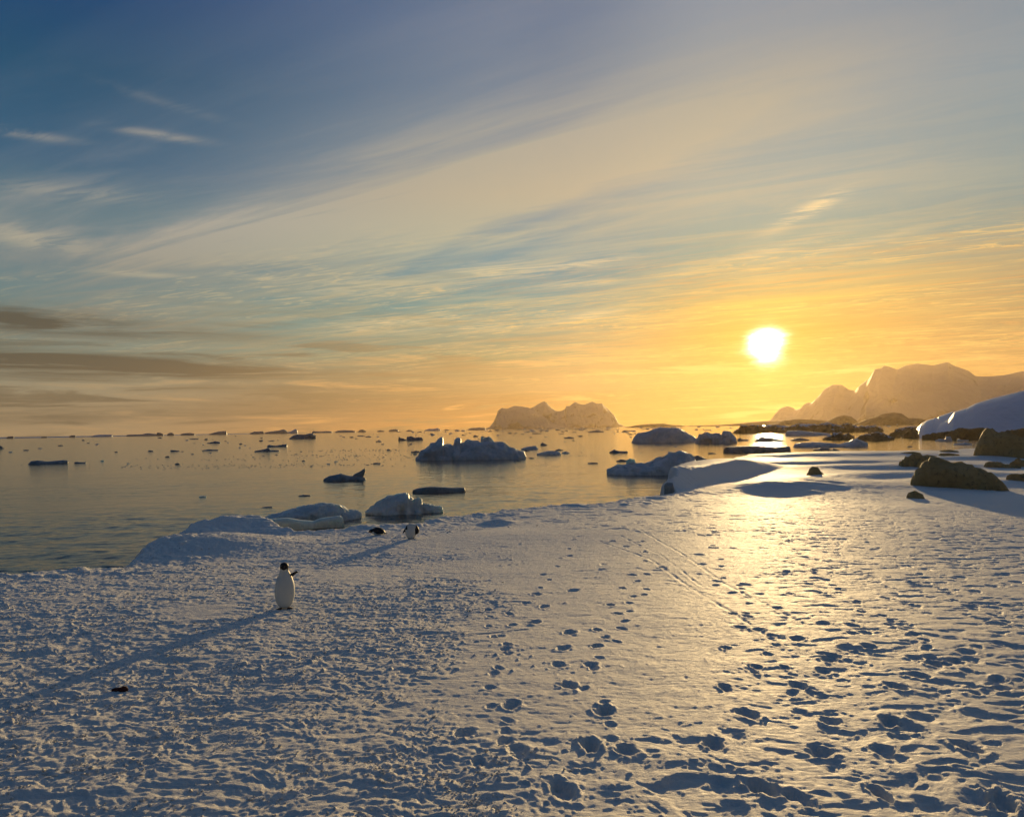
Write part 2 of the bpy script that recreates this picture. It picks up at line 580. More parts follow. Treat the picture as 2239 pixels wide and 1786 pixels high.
def make_water():
    m_, t, p, _ = mat_new('sea_water')
    P = geo_pos(t)
    mp = t.new('ShaderNodeMapping')
    t.put(mp.inputs[0], P)
    mp.inputs['Scale'].default_value = (0.65, 1.15, 1)
    n0 = t.noise(mp.outputs[0], 0.22, 4, 0.6, 0.2)
    n1 = t.noise(mp.outputs[0], 1.6, 5, 0.6, 0.3)
    n2 = t.noise(mp.outputs[0], 9, 4, 0.6, 0.2)
    p.inputs['Base Color'].default_value = (0.010, 0.045, 0.050, 1)
    p.inputs['Roughness'].default_value = 0.07
    p.inputs['IOR'].default_value = 1.33
    p.inputs['Specular IOR Level'].default_value = 0.5
    b = bump(t, n0, 0.5, 0.10)
    b = bump(t, n1, 0.65, 0.05, b)
    b = bump(t, n2, 0.7, 0.010, b)
    t.put(p.inputs['Normal'], b)
    return m_


M_WATER = make_water()

# ------------------------------------------------------------------ water
def polar(az0, az1, n_in, n_out, r0, r1, nr, r2=None, nr2=0):
    """full-circle polar sheet, columns dense between az0 and az1"""
    a = np.concatenate([np.linspace(az0, az1, n_in, endpoint=False), np.linspace(az1, az0 + 360, n_out, endpoint=False)])
    r = np.exp(np.linspace(math.log(r0), math.log(r1), nr))
    if nr2:
        r = np.concatenate([r, np.exp(np.linspace(math.log(r1), math.log(r2), nr2 + 1))[1:]])
    A, RR = np.meshgrid(np.radians(a), r)
    return RR * np.sin(A), RR * np.cos(A), RR, len(r), len(a)


wx, wy, wr, nr_, nc_ = polar(-38, 38, 640, 90, 9.0, 160, 620, 3200, 34)
fade = (1 - sstep(wr, 60, 150)) * 1.7 / (1 + (wr / 24) ** 2)
wz = 0.046 * fbm2(wx * 0.6, wy, 1.4, 3, 5) + 0.030 * fbm2(wx * 0.6, wy, 0.40, 3, 9)
wz = wz * fade * (0.95 + 0.7 * fbm2(wx, wy, 11, 2, 31)).clip(0.3, 1.9)
V = np.stack([wx, wy, wz], -1).reshape(-1, 3)
Fq = grid_faces(nr_, nc_, True)
V = np.vstack([V, [[0, 0, 0]]])
mesh_obj('water', V, Fq, M_WATER)['kind'] = 'structure'

# ------------------------------------------------------------------ snow ground
BASE_D = np.array([0, 5, 11.5, 18, 27, 40, 60, 90, 200])
BASE_Z = np.array([1.17, 1.03, 0.82, 0.68, 0.58, 0.50, 0.36, 0.26, 0.2])


def base_z(d):
    return np.interp(d, BASE_D, BASE_Z)


def on_land(px, py):
    z = 0.7
    for _ in range(12):
        x, y = at_z(px, py, z)
        z = 0.5 * z + 0.5 * float(base_z(math.hypot(x, y)))
    return x, y


SHORE_PX = [(0, 1262), (145, 1245), (262, 1238), (272, 1220), (300, 1200), (372, 1166), (400, 1150), (450, 1138), (540, 1134), (600, 1140), (660, 1152), (740, 1151), (830, 1142),
            (900, 1139), (955, 1128), (1020, 1120), (1062, 1118), (1095, 1108), (1125, 1112), (1200, 1104), (1320, 1101), (1400, 1088), (1462, 1080),
            (1462, 1062), (1480, 1040), (1530, 1018), (1600, 1002), (1680, 992), (1760, 988), (1850, 985), (1990, 984), (2060, 985), (2130, 980), (2150, 968)]
shore = [on_land(*p) for p in SHORE_PX]
lx, ly = shore[0]
shore = [(-120, -60), (-60, -10), (-26, 8), (lx - 4, ly - 1.2)] + shore + [(48, 84), (75, 96), (130, 110), (150, -60)]
SH = np.array(shore)


def shore_dist(x, y):
    """signed distance to the shoreline, positive on land"""
    best = np.full(x.shape, 1e18)
    inside = np.zeros(x.shape, bool)
    n = len(SH)
    for i in range(n):
        x0, y0 = SH[i]
        x1, y1 = SH[(i + 1) % n]
        ex, ey = x1 - x0, y1 - y0
        t = np.clip(((x - x0) * ex + (y - y0) * ey) / (ex * ex + ey * ey), 0, 1)
        d2 = (x - x0 - t * ex) ** 2 + (y - y0 - t * ey) ** 2
        best = np.minimum(best, d2)
        c = ((y0 > y) != (y1 > y))
        with np.errstate(divide='ignore', invalid='ignore'):
            xi = x0 + (y - y0) * ex / (ey if ey != 0 else 1e-9)
        inside ^= c & (x < xi)
    return np.sqrt(best) * np.where(inside, 1, -1)


def bumpg(x, y, cx, cy, rx, ry, h, rot=0, pw=1.0):
    c_, s_ = math.cos(R(rot)), math.sin(R(rot))
    p = ((x - cx) * c_ + (y - cy) * s_) / rx
    q = (-(x - cx) * s_ + (y - cy) * c_) / ry
    r2 = p * p + q * q
    return h * np.exp(-r2 ** pw)


def macro(x, y):
    """large shapes of the snow field"""
    d = np.hypot(x, y)
    z = base_z(d)
    z = z + 0.10 * fbm2(x, y, 9, 2, 41) * sstep(d, 4, 14) + 0.012 * fbm2(x, y, 2.4, 2, 43)
    z = z + 0.12 * fbm2(x * 0.5, y, 14, 2, 47) * sstep(d, 30, 50)
    # rolls and mounds at the left shore
    z = z + bumpg(x, y, -7.35, 19.4, 2.0, 1.5, 0.30, 12, 1.3)
    z = z + bumpg(x, y, -9.5, 23.4, 0.9, 0.9, 0.12, 0, 1.1)
    z = z + bumpg(x, y, -8.5, 24.3, 0.8, 0.8, 0.20, -20, 0.9)
    z = z + bumpg(x, y, -7.3, 24.6, 1.2, 0.7, 0.14, -10, 1.0)
    z = z + (0.05 * fbm2(x, y, 0.9, 3, 57)) * bumpg(x, y, -8.3, 23.5, 3.2, 2.5, 1.0)
    z = z + bumpg(x, y, -0.45, 23.4, 0.45, 0.4, 0.14)
    z = z - bumpg(x, y, -9.0, 21.6, 2.2, 0.8, 0.25, 10)
    # long bluff with the flat top beside the water, its near side a steep wall
    cx, cy = at_z(1585, 1045, 0.55)
    p = (x - cx) * math.cos(R(60)) + (y - cy) * math.sin(R(60))
    q = -(x - cx) * math.sin(R(60)) + (y - cy) * math.cos(R(60))
    wall = sstep(q, -0.6 , 0.9) * (1 - sstep(q, 1.2, 9.5))
    ln = sstep(p, -9.5, -7.2) * (1 - sstep(p, 5.0, 17.0))
    z = z + 0.84 * wall * ln
    # mound with the rock on it
    cx, cy = at_z(1745, 1052, 0.8)
    mn = fbm2(x, y, 2.2, 3, 58)
    z = z + bumpg(x + 0.5 * mn, y + 0.8 * mn, cx, cy, 2.4, 2.6, 0.33, 18, 1.0) + bumpg(x, y, cx - 1.8, cy - 1.4, 1.6, 1.4, 0.12, 20)
    # soft hollows and drifts on the right
    for (px, py, rx, ry, h, rot) in ((1830, 992, 10, 3.0, 0.30, -6), (1935, 1018, 6, 2.2, 0.28, 0), (2010, 1042, 4.5, 2.6, 0.34, -10), (2180, 1000, 6, 2.0, 0.3, 0),
                                     (1905, 1066, 3.0, 1.6, 0.10, -12), (2150, 1055, 4, 2, 0.25, 0), (1760, 1010, 6, 1.8, 0.18, 5)):
        bx, by = at_z(px, py, 0.45)
        z = z + bumpg(x, y, bx, by, rx, ry, h, rot, 1.4)
    return z


def land_z(x, y, micro=None):
    x = np.asarray(x, float)
    y = np.asarray(y, float)
    z = macro(x, y)
    sd = shore_dist(x, y)
    sd = sd + 0.25 * fbm2(x, y, 1.8, 3, 71) + 0.09 * fbm2(x, y, 0.35, 2, 73)
    e = sstep(sd, -0.55, 0.35)
    return z * e - 0.8 * (1 - e), sd


def gz(x, y):
    return float(land_z(np.array([x]), np.array([y]))[0][0])


gx, gy, gr, nr_, nc_ = polar(-36, 37, 1180, 150, 2.2, 105, 1330)
gzz, gsd = land_z(gx, gy)
dcur = gr
# where the crust is coarse (1) and where it is wind-smoothed (0)
def zone(px, py, z=0.8):
    return at_z(px, py, z)


coarse = 0.5 + 0.9 * fbm2(gx, gy, 3.2, 3, 101)
sm = np.zeros_like(gx)
for (px, py, rx, ry, rot, k) in ((1480, 1330, 1.9, 4.6, -18, 1.3), (1250, 1500, 0.9, 1.5, -8, 1.1), (1180, 1200, 3.5, 4.5, 20, 0.9), (1800, 1400, 1.0, 1.6, -10, 0.9), (1650, 1200, 3.0, 6, 10, 0.5),
                                 (1900, 1540, 0.9, 0.9, 0, 0.7), (420, 1340, 0.7, 0.6, 20, 0.7), (1120, 1450, 0.8, 1.6, 0, 0.5), (1840, 1560, 1.2, 0.7, 0, 0.5), (1650, 1480, 1.2, 2.0, 0, 0.9)):
    cx, cy = zone(px, py)
    sm = sm + bumpg(gx, gy, cx, cy, rx, ry, k, rot, 1.2)
crust = np.clip(coarse * 0.6 + 0.62 - sm, 0.0, 1.15)
crust = sstep(crust, 0.10, 0.85)
leftside = 1 - sstep(gx / np.maximum(gy, 1), -0.10, 0.12)
near_fade = 1.0 / (1 + (gr / 45) ** 2)
wxp = gx + 0.10 * fbm2(gx, gy, 0.7, 2, 7)
wyp = gy + 0.10 * fbm2(gx, gy, 0.7, 2, 8)
n_a = fbm2(wxp * 0.62, wyp, 0.42, 3, 11, 0.5)          # wind-laid lumps, long across the view
n_b = fbm2(wxp * 0.7, wyp, 0.16, 3, 15, 0.55)
n_c = fbm2(wxp * 0.8, wyp, 0.065, 2, 19, 0.6)
bil = np.abs(fbm2(wxp * 0.75, wyp, 0.23, 3, 23, 0.55))
n_d = np.abs(fbm2(wxp * 0.85, wyp, 0.085, 2, 81, 0.6))
lump = 0.010 * n_a + 0.008 * n_b * (0.6 + 0.6 * leftside) + 0.0075 * (0.45 - bil) + 0.0042 * n_c * (0.5 + 0.7 * leftside) + 0.008 * (0.5 - n_d) * (0.3 + 0.7 * leftside)
pits = -0.022 * sstep(fbm2(wxp * 0.6, wyp, 0.45, 3, 29), 0.20, 0.6)
rt = sstep(gx / np.maximum(gy, 1), 0.18, 0.36) * sstep(gr, 3, 6)
pits = pits * (1 - 0.6 * rt) - 0.016 * rt * sstep(fbm2(wxp * 0.55, wyp * 1.15, 0.24, 3, 129, 0.6), 0.10, 0.50)
smooth_t = 0.0062 * fbm2(wxp * 0.5, wyp, 0.20, 3, 33, 0.6) + 0.0022 * n_c
crust = 0.12 + 0.88 * np.maximum(crust, 0.55 * rt)
micro = (lump * (1 - 0.38 * rt) + pits * (1 - leftside * 0.5)) * crust + smooth_t * (1 - crust * 0.5)
edge_b = np.exp(-((gsd - 0.7) / 0.9) ** 2) * sstep(gr, 12, 16) * (1 - sstep(gr, 40, 60))
micro = micro + edge_b * (0.05 * np.abs(fbm2(gx, gy, 0.4, 3, 91)) + 0.06 * sstep(fbm2(gx, gy, 0.9, 2, 93), 0.25, 0.7))
# sparse crumbs thrown up on the crust
cr = fbm2(gx, gy, 0.11, 2, 61)
micro = micro + 0.028 * sstep(cr, 0.62, 0.95) * sstep(coarse, 0.45, 0.9) * (0.35 + 0.65 * leftside)
gzz = gzz + micro * near_fade * sstep(gsd, -0.2, 0.4)

# footprints and hollows seen in the photograph: pixel position, length and width in metres, depth, heading
STEPS = [(1245, 1212, .34, .2, .05), (1175, 1296, .30, .17, .05), (1190, 1322, .3, .17, .05), (1360, 1284, .24, .15, .05), (1408, 1300, .22, .15, .05), (1335, 1322, .28, .15, .06),
         (1352, 1342, .24, .15, .06), (1168, 1356, .42, .22, .07), (1245, 1380, .38, .22, .07), (1305, 1375, .24, .18, .06), (1232, 1415, .42, .22, .06), (1305, 1410, .30, .17, .06),
         (1222, 1452, .34, .2, .06), (1292, 1452, .34, .2, .07), (1243, 1498, .36, .25, .08), (1118, 1540, .36, .24, .08), (1322, 1555, .52, .22, .08), (1015, 1602, .42, .2, .07),
         (1290, 1628, .34, .26, .10), (1370, 1640, .34, .2, .07), (1130, 1640, .4, .26, .06), (1230, 1725, .5, .34, .09), (1602, 1347, .26, .16, .06), (1620, 1376, .3, .13, .05),
         (1665, 1380, .24, .12, .05), (1588, 1417, .25, .18, .07), (1655, 1460, .24, .13, .07), (1650, 1471, .2, .12, .05), (1585, 1503, .26, .2, .08), (1744, 1402, .36, .2, .07),
         (1812, 1445, .4, .24, .07), (1800, 1470, .34, .16, .06), (1745, 1498, .38, .22, .07), (1635, 1560, .44, .24, .08), (1560, 1625, .34, .26, .09), (1665, 1720, .34, .3, .12),
         (1960, 1505, .5, .22, .08), (1945, 1575, .5, .22, .09), (1990, 1590, .4, .2, .06), (1815, 1575, .4, .2, .06), (2185, 1488, .3, .14, .06), (2190, 1508, .3, .14, .06),
         (2120, 1638, .36, .26, .10), (2190, 1750, .55, .36, .13), (1920, 1730, .24, .34, .08), (1795, 1640, .4, .2, .06), (2040, 1455, .5, .2, .06), (2010, 1482, .4, .2, .06),
         (1700, 1335, .5, .16, .04), (1730, 1300, .4, .16, .04), (1770, 1275, .4, .15, .04), (1660, 1300, .3, .14, .03), (1720, 1250, .5, .2, .03), (1600, 1297, .4, .15, .03),
         (1930, 1640, .4, .2, .06), (1740, 1740, .4, .22, .07), (2090, 1450, .4, .22, .06), (1900, 1420, .44, .2, .05), (1865, 1375, .4, .2, .05), (1800, 1370, .4, .18, .05)]
random.seed(4)
STEPS = [(a, b, min(L * 0.9, 0.34), wd, dp * 1.1) for a, b, L, wd, dp in STEPS]
for trail in ([(1262, 1182), (1200, 1250), (1130, 1330), (1090, 1420)], [(1040, 1275), (1075, 1330), (1100, 1430), (1095, 1500), (1085, 1600), (1060, 1700)],
              [(1560, 1175), (1590, 1260), (1640, 1340), (1690, 1430), (1720, 1540)], [(1410, 1190), (1400, 1290), (1330, 1400), (1290, 1500), (1330, 1640)],
              [(1700, 1170), (1790, 1260), (1900, 1340), (2050, 1430), (2180, 1540)], [(1860, 1150), (1960, 1230), (2080, 1300), (2220, 1380)]):
    for (x0_, y0_), (x1_, y1_) in zip(trail[:-1], trail[1:]):
        k_ = max(3, int(math.hypot(x1_ - x0_, (y1_ - y0_) * 1.4) / 24 * (1.0 if y0_ < 1400 else 0.6)))
        for i in range(k_):
            t_ = (i + random.uniform(-.3, .3)) / k_
            STEPS.append((x0_ + (x1_ - x0_) * t_ + random.choice((-1, 1)) * random.uniform(4, 14) * (y0_ - 900) / 350, y0_ + (y1_ - y0_) * t_ + random.uniform(-5, 5),
                          random.uniform(.18, .27), random.uniform(.12, .17), random.uniform(.03, .05)))
for i in range(95):      # trampled ground on the right and along the trail
    if i < 45:
        px, py = random.uniform(1780, 2239), random.uniform(1250, 1470)
    elif i < 70:
        px, py = random.uniform(1500, 2239), random.uniform(1480, 1780)
    else:
        px, py = random.uniform(1250, 1800), random.uniform(1130, 1290)
    STEPS.append((px, py, random.uniform(.24, .5), random.uniform(.12, .24), random.uniform(.015, .04)))
cols_az = np.degrees(np.arctan2(gx[0], gy[0]))
logr0, logr1 = math.log(2.2), math.log(105)
rng = random.Random(9)
for (px, py, L, Wd, dp) in STEPS:
    cx, cy = on_land(px, py)
    rr = math.hypot(cx, cy)
    i0 = int((math.log(max(rr - .8, 2.3)) - logr0) / (logr1 - logr0) * 1329)
    i1 = int((math.log(rr + .8) - logr0) / (logr1 - logr0) * 1329) + 1
    ca = math.degrees(math.atan2(cx, cy))
    da = math.degrees(0.8 / rr)
    js = np.where((cols_az > ca - da) & (cols_az < ca + da))[0]
    if len(js) == 0:
        continue
    j0, j1 = js[0], js[-1] + 1
    X, Y = gx[i0:i1, j0:j1], gy[i0:i1, j0:j1]
    rot = R(rng.uniform(-25, 25))
    wob = 1 + 0.20 * fbm2(X, Y, 0.10, 3, 77, 0.6)
    p = ((X - cx) * math.cos(rot) + (Y - cy) * math.sin(rot)) / (L * 0.235)
    q = (-(X - cx) * math.sin(rot) + (Y - cy) * math.cos(rot)) / (L * 0.20 + Wd * 0.28)
    rd = np.sqrt(p * p + q * q) * wob
    hole = -dp * (0.52 + 0.2 * (rr > 9)) * (1 - sstep(rd, 0.45, 1.05)) * (1 + 0.35 * fbm2(X, Y, 0.07, 2, 78))
    rim = 0.09 * dp * np.exp(-((rd - 1.22) / 0.25) ** 2) * (1 + fbm2(X, Y, 0.08, 2, 79))
    soft = sstep(rd, 0.5, 1.1)
    gzz[i0:i1, j0:j1] += hole + rim
# two narrow sled grooves and the thin crack on the left
def groove(pts, width, depth, seed):
    global gzz
    P_ = [on_land(*p) for p in pts]
    X, Y = gx, gy
    d2 = np.full(gx.shape, 1e9)
    for (x0, y0), (x1, y1) in zip(P_[:-1], P_[1:]):
        ex, ey = x1 - x0, y1 - y0
        t = np.clip(((X - x0) * ex + (Y - y0) * ey) / (ex * ex + ey * ey), 0, 1)
        d2 = np.minimum(d2, (X - x0 - t * ex) ** 2 + (Y - y0 - t * ey) ** 2)
    dd = np.sqrt(d2)
    gzz -= depth * np.exp(-(dd / width) ** 2) * (0.6 + 1.2 * pn2(X * 3.1, Y * 3.1, seed)).clip(0, 2)
    gzz += depth * 0.5 * np.exp(-((dd - 1.9 * width) / width) ** 2) * (0.5 + pn2(X * 2.3, Y * 2.3, seed + 9)).clip(0, 1)


groove([(1300, 1180), (1420, 1225), (1520, 1290), (1640, 1370), (1700, 1410)], 0.03, 0.008, 5)
groove([(1390, 1160), (1480, 1210), (1600, 1285), (1760, 1370)], 0.03, 0.008, 6)
groove([(1345, 1170), (1440, 1215), (1540, 1285)], 0.025, 0.006, 7)
groove([(940, 1392), (1010, 1384), (1085, 1378), (1150, 1372)], 0.02, 0.02, 8)

# crumbs of crusted snow lying loose on the rough parts
rsn = np.random.RandomState(77)
cand = 260000
ci = rsn.randint(60, 800, cand)
cj = rsn.randint(2, 1178, cand)
dens = (crust[ci, cj] - 0.35).clip(0, 1) * 1.4 * leftside[ci, cj] ** 1.3 * sstep(fbm2(gx[ci, cj], gy[ci, cj], 0.5, 3, 201), -0.25, 0.55) * (gsd[ci, cj] > 0.3)
ok = rsn.rand(cand) < dens * 0.34
for px, py in ((623, 1329), (900, 1178), (826, 1170)):
    qx, qy = on_land(px, py)
    ok &= np.hypot(gx[ci, cj] - qx, gy[ci, cj] - qy) > 0.2
ci, cj = ci[ok], cj[ok]
nC = len(ci)
ico = np.array([(1, 0, 0), (0.3, 0.95, 0), (-0.8, 0.6, 0), (-0.8, -0.6, 0), (0.3, -0.95, 0), (0.4, 0, 0.8), (-0.3, 0.3, 0.9), (0, 0, -0.8)])
icf = np.array([(0, 1, 5), (1, 2, 6), (1, 6, 5), (2, 3, 6), (3, 4, 5), (3, 5, 6), (4, 0, 5), (1, 0, 7), (2, 1, 7), (3, 2, 7), (4, 3, 7), (0, 4, 7)])
sz = (0.0032 + 0.0085 * rsn.rand(nC) ** 2.5) * (0.75 + gr[ci, cj] / 16).clip(0.8, 1.7)
cv_ = ico[None] * sz[:, None, None] * (1 + 0.35 * rsn.randn(nC, 8, 1)) * np.stack([1 + 0.5 * rsn.rand(nC), 0.8 + 0.4 * rsn.rand(nC), 0.6 + 0.4 * rsn.rand(nC)], -1)[:, None, :]
cp = np.stack([gx[ci, cj], gy[ci, cj], gzz[ci, cj] + sz * 0.30], -1)
jit = gr[ci, cj] * 0.0032
cp[:, 0] += rsn.randn(nC) * jit
cp[:, 1] += rsn.randn(nC) * jit
cv_ = cv_ + cp[:, None, :]
cf_ = icf[None] + (np.arange(nC) * 8)[:, None, None]
o = mesh_obj('snow_crumbs', cv_.reshape(-1, 3), cf_.reshape(-1, 3), M_SNOW, smooth=False)
tag(o, 'loose crumbs of crusted snow strewn over the rough snow', 'snow crumbs', kind='stuff')
del o['category']
print('crumbs', nC)

V = np.stack([gx, gy, gzz], -1).reshape(-1, 3)
Fq = grid_faces(nr_, nc_, True)
# drop faces that lie wholly under the water far from the shore
under = (gsd < -1.2).reshape(-1)
keep = ~(under[Fq].all(1))
Fq = Fq[keep]
# close the small disc under the camera
c_i = len(V)
V = np.vstack([V, [[0, 0, float(V[:nc_, 2].mean())]]])
ring = np.arange(nc_)
tri = np.stack([np.full(nc_, c_i), (ring + 1) % nc_, ring, ring], -1)
used = np.unique(np.concatenate([Fq.ravel(), ring, [c_i]]))
remap = np.full(len(V), -1)
remap[used] = np.arange(len(used))
ground = mesh_obj('snow_ground', V[used], remap[Fq][:, ::-1], M_SNOW)
ground['kind'] = 'structure'
dv = np.stack([gx[0] * 1.0, gy[0] * 1.0, gzz[0]], -1)
inner = np.vstack([dv, [[0, 0, dv[:, 2].mean()]]])
bm_f = np.stack([(ring + 1) % nc_, ring, np.full(nc_, nc_)], -1)
o = mesh_obj('snow_ground_patch', inner - [0, 0, 0.002], bm_f[:, ::-1], M_SNOW)
o['kind'] = 'structure'
print('ground verts', len(used))


# ------------------------------------------------------------------ ridge-shaped solids (bergs, rocks, islands, mountains)
def ridge(pts, depth, nu=90, nv=28, a=2.2, b=0.75, amp=0.12, nsc=None, seed=0, skirt=0.4, back=1.0, skew=0.0, facet=0.0, oct_=4, shear=0.0, crag=0.0, cells=0, cella=0.6):
    """closed solid whose outline seen from the front follows pts [(s, h)...] in metres; depth = half thickness"""
    pts = np.array(pts, float)
    L = pts[-1, 0] - pts[0, 0]
    ext = L * 0.006
    us = np.linspace(0, 1, nu)
    s = pts[0, 0] - ext + us * (L + 2 * ext)
    h = np.interp(s, pts[:, 0], pts[:, 1])
    h[0] = h[-1] = 0
    vs = np.linspace(-1, 1, nv)
    ends = np.clip(1 - np.abs(2 * us - 1) ** 3.0, 0, 1) ** 0.5
    U, Vv = np.meshgrid(np.arange(nu), vs, indexing='ij')
    hh = h[U]
    prof = np.clip(1 - np.abs(Vv) ** a, 0, 1) ** b
    hmax = h.max()
    nsc = nsc or max(hmax, L * 0.06) * 0.8
    S = s[U] + skew * Vv * depth
    Y = Vv * depth * (0.25 + 0.75 * ends[U]) * (0.45 + 0.55 * np.sqrt(np.clip(hh / hmax, 0, 1)))
    Y = np.where(Y > 0, Y * back, Y)
    Z = hh * prof
    P = np.stack([S, Y, Z], -1).reshape(-1, 3)
    n1 = fbm3(P, nsc, oct_, seed, 0.55)
    n2 = fbm3(P, nsc, oct_, seed + 50, 0.55)
    if facet:
        n1 = n1 + facet * (np.abs(fbm3(P, nsc * 1.3, 3, seed + 90)) * -2 + 0.6)
    w_ = np.clip(P[:, 2] / max(hmax, 1e-6) * 2.2, 0, 1)
    P[:, 1] += n1 * amp * hmax * 1.6
    P[:, 0] += n2 * amp * hmax * 0.35 * w_
    P[:, 2] += np.where(prof.reshape(-1) > 0.97, 0.35, 1.0) * n2 * amp * hmax * 0.5 * w_
    if crag:
        c1 = np.abs(fbm3(P * [1, 1, 0.55], nsc * 0.55, 3, seed + 120))
        c2 = np.round(fbm3(P, nsc * 0.9, 2, seed + 140) * 2.2) / 2.2
        push = (c1 * -1.4 + 0.35 + 0.5 * c2) * crag * hmax
        P[:, 1] += push * np.where(P[:, 1] < 0, -1, 1) * (1 - 0.5 * w_)
        P[:, 2] += push * 0.35 * w_
    if cells:
        rs_ = np.random.RandomState(seed % 9999)
        seeds = P[rs_.randint(0, len(P), cells)] + rs_.randn(cells, 3) * hmax * 0.15
        f1 = np.full(len(P), 1e9)
        for k in range(cells):
            q_, _ = np.linalg.qr(rs_.randn(3, 3))
            f1 = np.minimum(f1, np.abs((P - seeds[k]) @ q_).max(1))
        amp_c = cella * (f1 - f1.mean())
        ctr = np.array([0, 0, -0.3 * hmax])
        nrm = np.stack([P[:, 0] * 0.25 / max(L, 1e-6) * hmax, P[:, 1], P[:, 2] + 0.3 * hmax], -1)
        nrm /= np.linalg.norm(nrm, axis=1)[:, None] + 1e-9
        P -= nrm * amp_c[:, None] * np.where(P[:, 2] > 0.85 * hmax, 0.6, 1.0)[:, None]
    P[:, 0] += P[:, 2] * shear
    G = P.reshape(nu, nv, 3)
    # skirts below the surface
    lo = G[:, :1].copy(); lo[..., 2] = -skirt
    hi = G[:, -1:].copy(); hi[..., 2] = -skirt
    G[:, 0, 2] = np.minimum(G[:, 0, 2], 0); G[:, -1, 2] = np.minimum(G[:, -1, 2], 0)
    G = np.concatenate([lo, G, hi], 1)
    Fq_ = grid_faces(nu, nv + 2)
    n2_ = nv + 2
    capa = [[i, i + 1, n2_ * 0 + (n2_ - 2 - i), n2_ - 1 - i] for i in range(n2_ // 2 - 1)]
    off = (nu - 1) * n2_
    capb = [[off + c[3], off + c[2], off + c[1], off + c[0]] for c in capa]
    return G.reshape(-1, 3), np.vstack([Fq_, capa, capb])


def join(parts):
    Vs, Fs, o_ = [], [], 0
    for v, f in parts:
        Vs.append(v)
        Fs.append(f + o_)
        o_ += len(v)
    return np.vstack(Vs), np.vstack(Fs)


CR = {'1': (0, 880, 3.85), '2': (380, 900, 3.85), '3': (860, 840, 3.85), '4': (1280, 840, 3.85), '5': (1680, 740, 3.857), 'i': (1060, 860, 6.341), 's': (0, 0, 1.0)}


def cz(crop, x, y):
    ox, oy, s = CR[crop]
    return ox + x / s, oy + y / s


def place_ridge(name, crop, outlines, base, mat, label, cat, group=None, dist=None, z0=0.0, thick=0.35, kind=None, zoff=0.0, **kw):
    """outlines: list of top outlines in crop pixels; base: crop y of the waterline, or (yl, yr) when it runs askew"""
    if isinstance(outlines[0], tuple):
        outlines = [outlines]
    allp = [p for o_ in outlines for p in o_]
    x0, x1 = min(p[0] for p in allp), max(p[0] for p in allp)
    bl, br = base if isinstance(base, tuple) else (base, base)
    mx, my = cz(crop, kw.get('face', (x0 + x1) / 2), bl + (br - bl) * (kw.get('face', (x0 + x1) / 2) - x0) / max(x1 - x0, 1))
    if dist is None:
        wx_, wy_ = at_z(mx, my, z0)
    else:
        r_ = ray(mx, my)
        k = dist / math.hypot(r_.x, r_.y)
        wx_, wy_ = r_.x * k, r_.y * k
    D_ = math.hypot(wx_, wy_)
    az = math.atan2(wx_, wy_)
    mpp = wy_ / F                                  # metres per photograph pixel at that depth
    s_ = CR[crop][2]
    parts = []
    for i, o_ in enumerate(outlines):
        pts = []
        for (zx, zy) in o_:
            t = (zx - x0) / max(x1 - x0, 1)
            b_ = bl + (br - bl) * t
            r_ = ray(*cz(crop, zx, b_))
            lat = D_ * math.tan(math.atan2(r_.x, r_.y) - az)
            dpt = wy_ - lat * math.sin(az)
            pts.append((lat, max((b_ - zy) / s_ * dpt / F, 0.0)))
        L = pts[-1][0] - pts[0][0]
        hmx = max(p[1] for p in pts)
        dep = kw.get('depth') or max(thick * L * 0.5, 0.25 * hmx)
        k2 = {k: v for k, v in kw.items() if k not in ('depth', 'offs', 'shears', 'face')}
        if kw.get('shears'):
            k2['shear'] = kw['shears'][i]
        v, f = ridge(pts, dep, seed=hash_name(label + str(i)), **k2)
        off = kw.get('offs')
        if off:
            v = v + np.array([0, off[i] * mpp, 0])
        parts.append((v, f))
    v, f = join(parts)
    o = mesh_obj(name, v, f, mat)
    o.location = (wx_, wy_, z0 + zoff)
    o.rotation_euler = (0, 0, -az)
    tag(o, label, cat, group, kind)
    return o


def hash_name(s):
    h_ = 7
    for ch in s:
        h_ = (h_ * 31 + ord(ch)) % 9973
    return h_


G_ICE = 'icebergs and floes drifting in the bay'

# --- the big bergs
place_ridge('iceberg', '3', [[(190, 605), (232, 552), (295, 522), (310, 490), (350, 485), (385, 452), (405, 437), (417, 442), (421, 502), (500, 515), (512, 468), (535, 450), (565, 454), (572, 500), (598, 497), (600, 482), (628, 464), (680, 476), (730, 486), (760, 560), (800, 610)],
                             [(455, 632), (540, 590), (600, 552), (650, 520), (700, 490), (800, 488), (870, 489), (930, 496), (980, 527), (1020, 550), (1100, 578), (1112, 615)],
                             [(736, 600), (739, 470), (745, 437), (760, 458), (800, 450), (845, 485), (860, 600)], [(385, 610), (395, 598), (500, 602), (510, 625)]],
            632, M_ICE, 'big grey iceberg of two humps with upright fins along its crest in mid bay', 'iceberg', G_ICE, offs=[18, 0, 22, -14], thick=0.5, amp=0.10, nu=240, nv=60, crag=0.05, cells=90, cella=0.35)
place_ridge('iceberg', '2', [[(1618, 828), (1680, 780), (1780, 722), (1830, 706), (1890, 696), (1955, 680), (1975, 694), (1986, 724), (2020, 740), (2060, 722), (2090, 746), (2096, 790), (2108, 840)],
                             [(2000, 830), (2090, 770), (2156, 785), (2200, 805), (2260, 812), (2268, 832)]],
            852, M_ICE, 'jagged wedge of pale ice with a ribbed right face, off the snow edge', 'iceberg', G_ICE, offs=[0, 10], thick=0.6, amp=0.09, facet=0.4, crag=0.06, cells=60, cella=0.5, nu=240, nv=70, oct_=5)
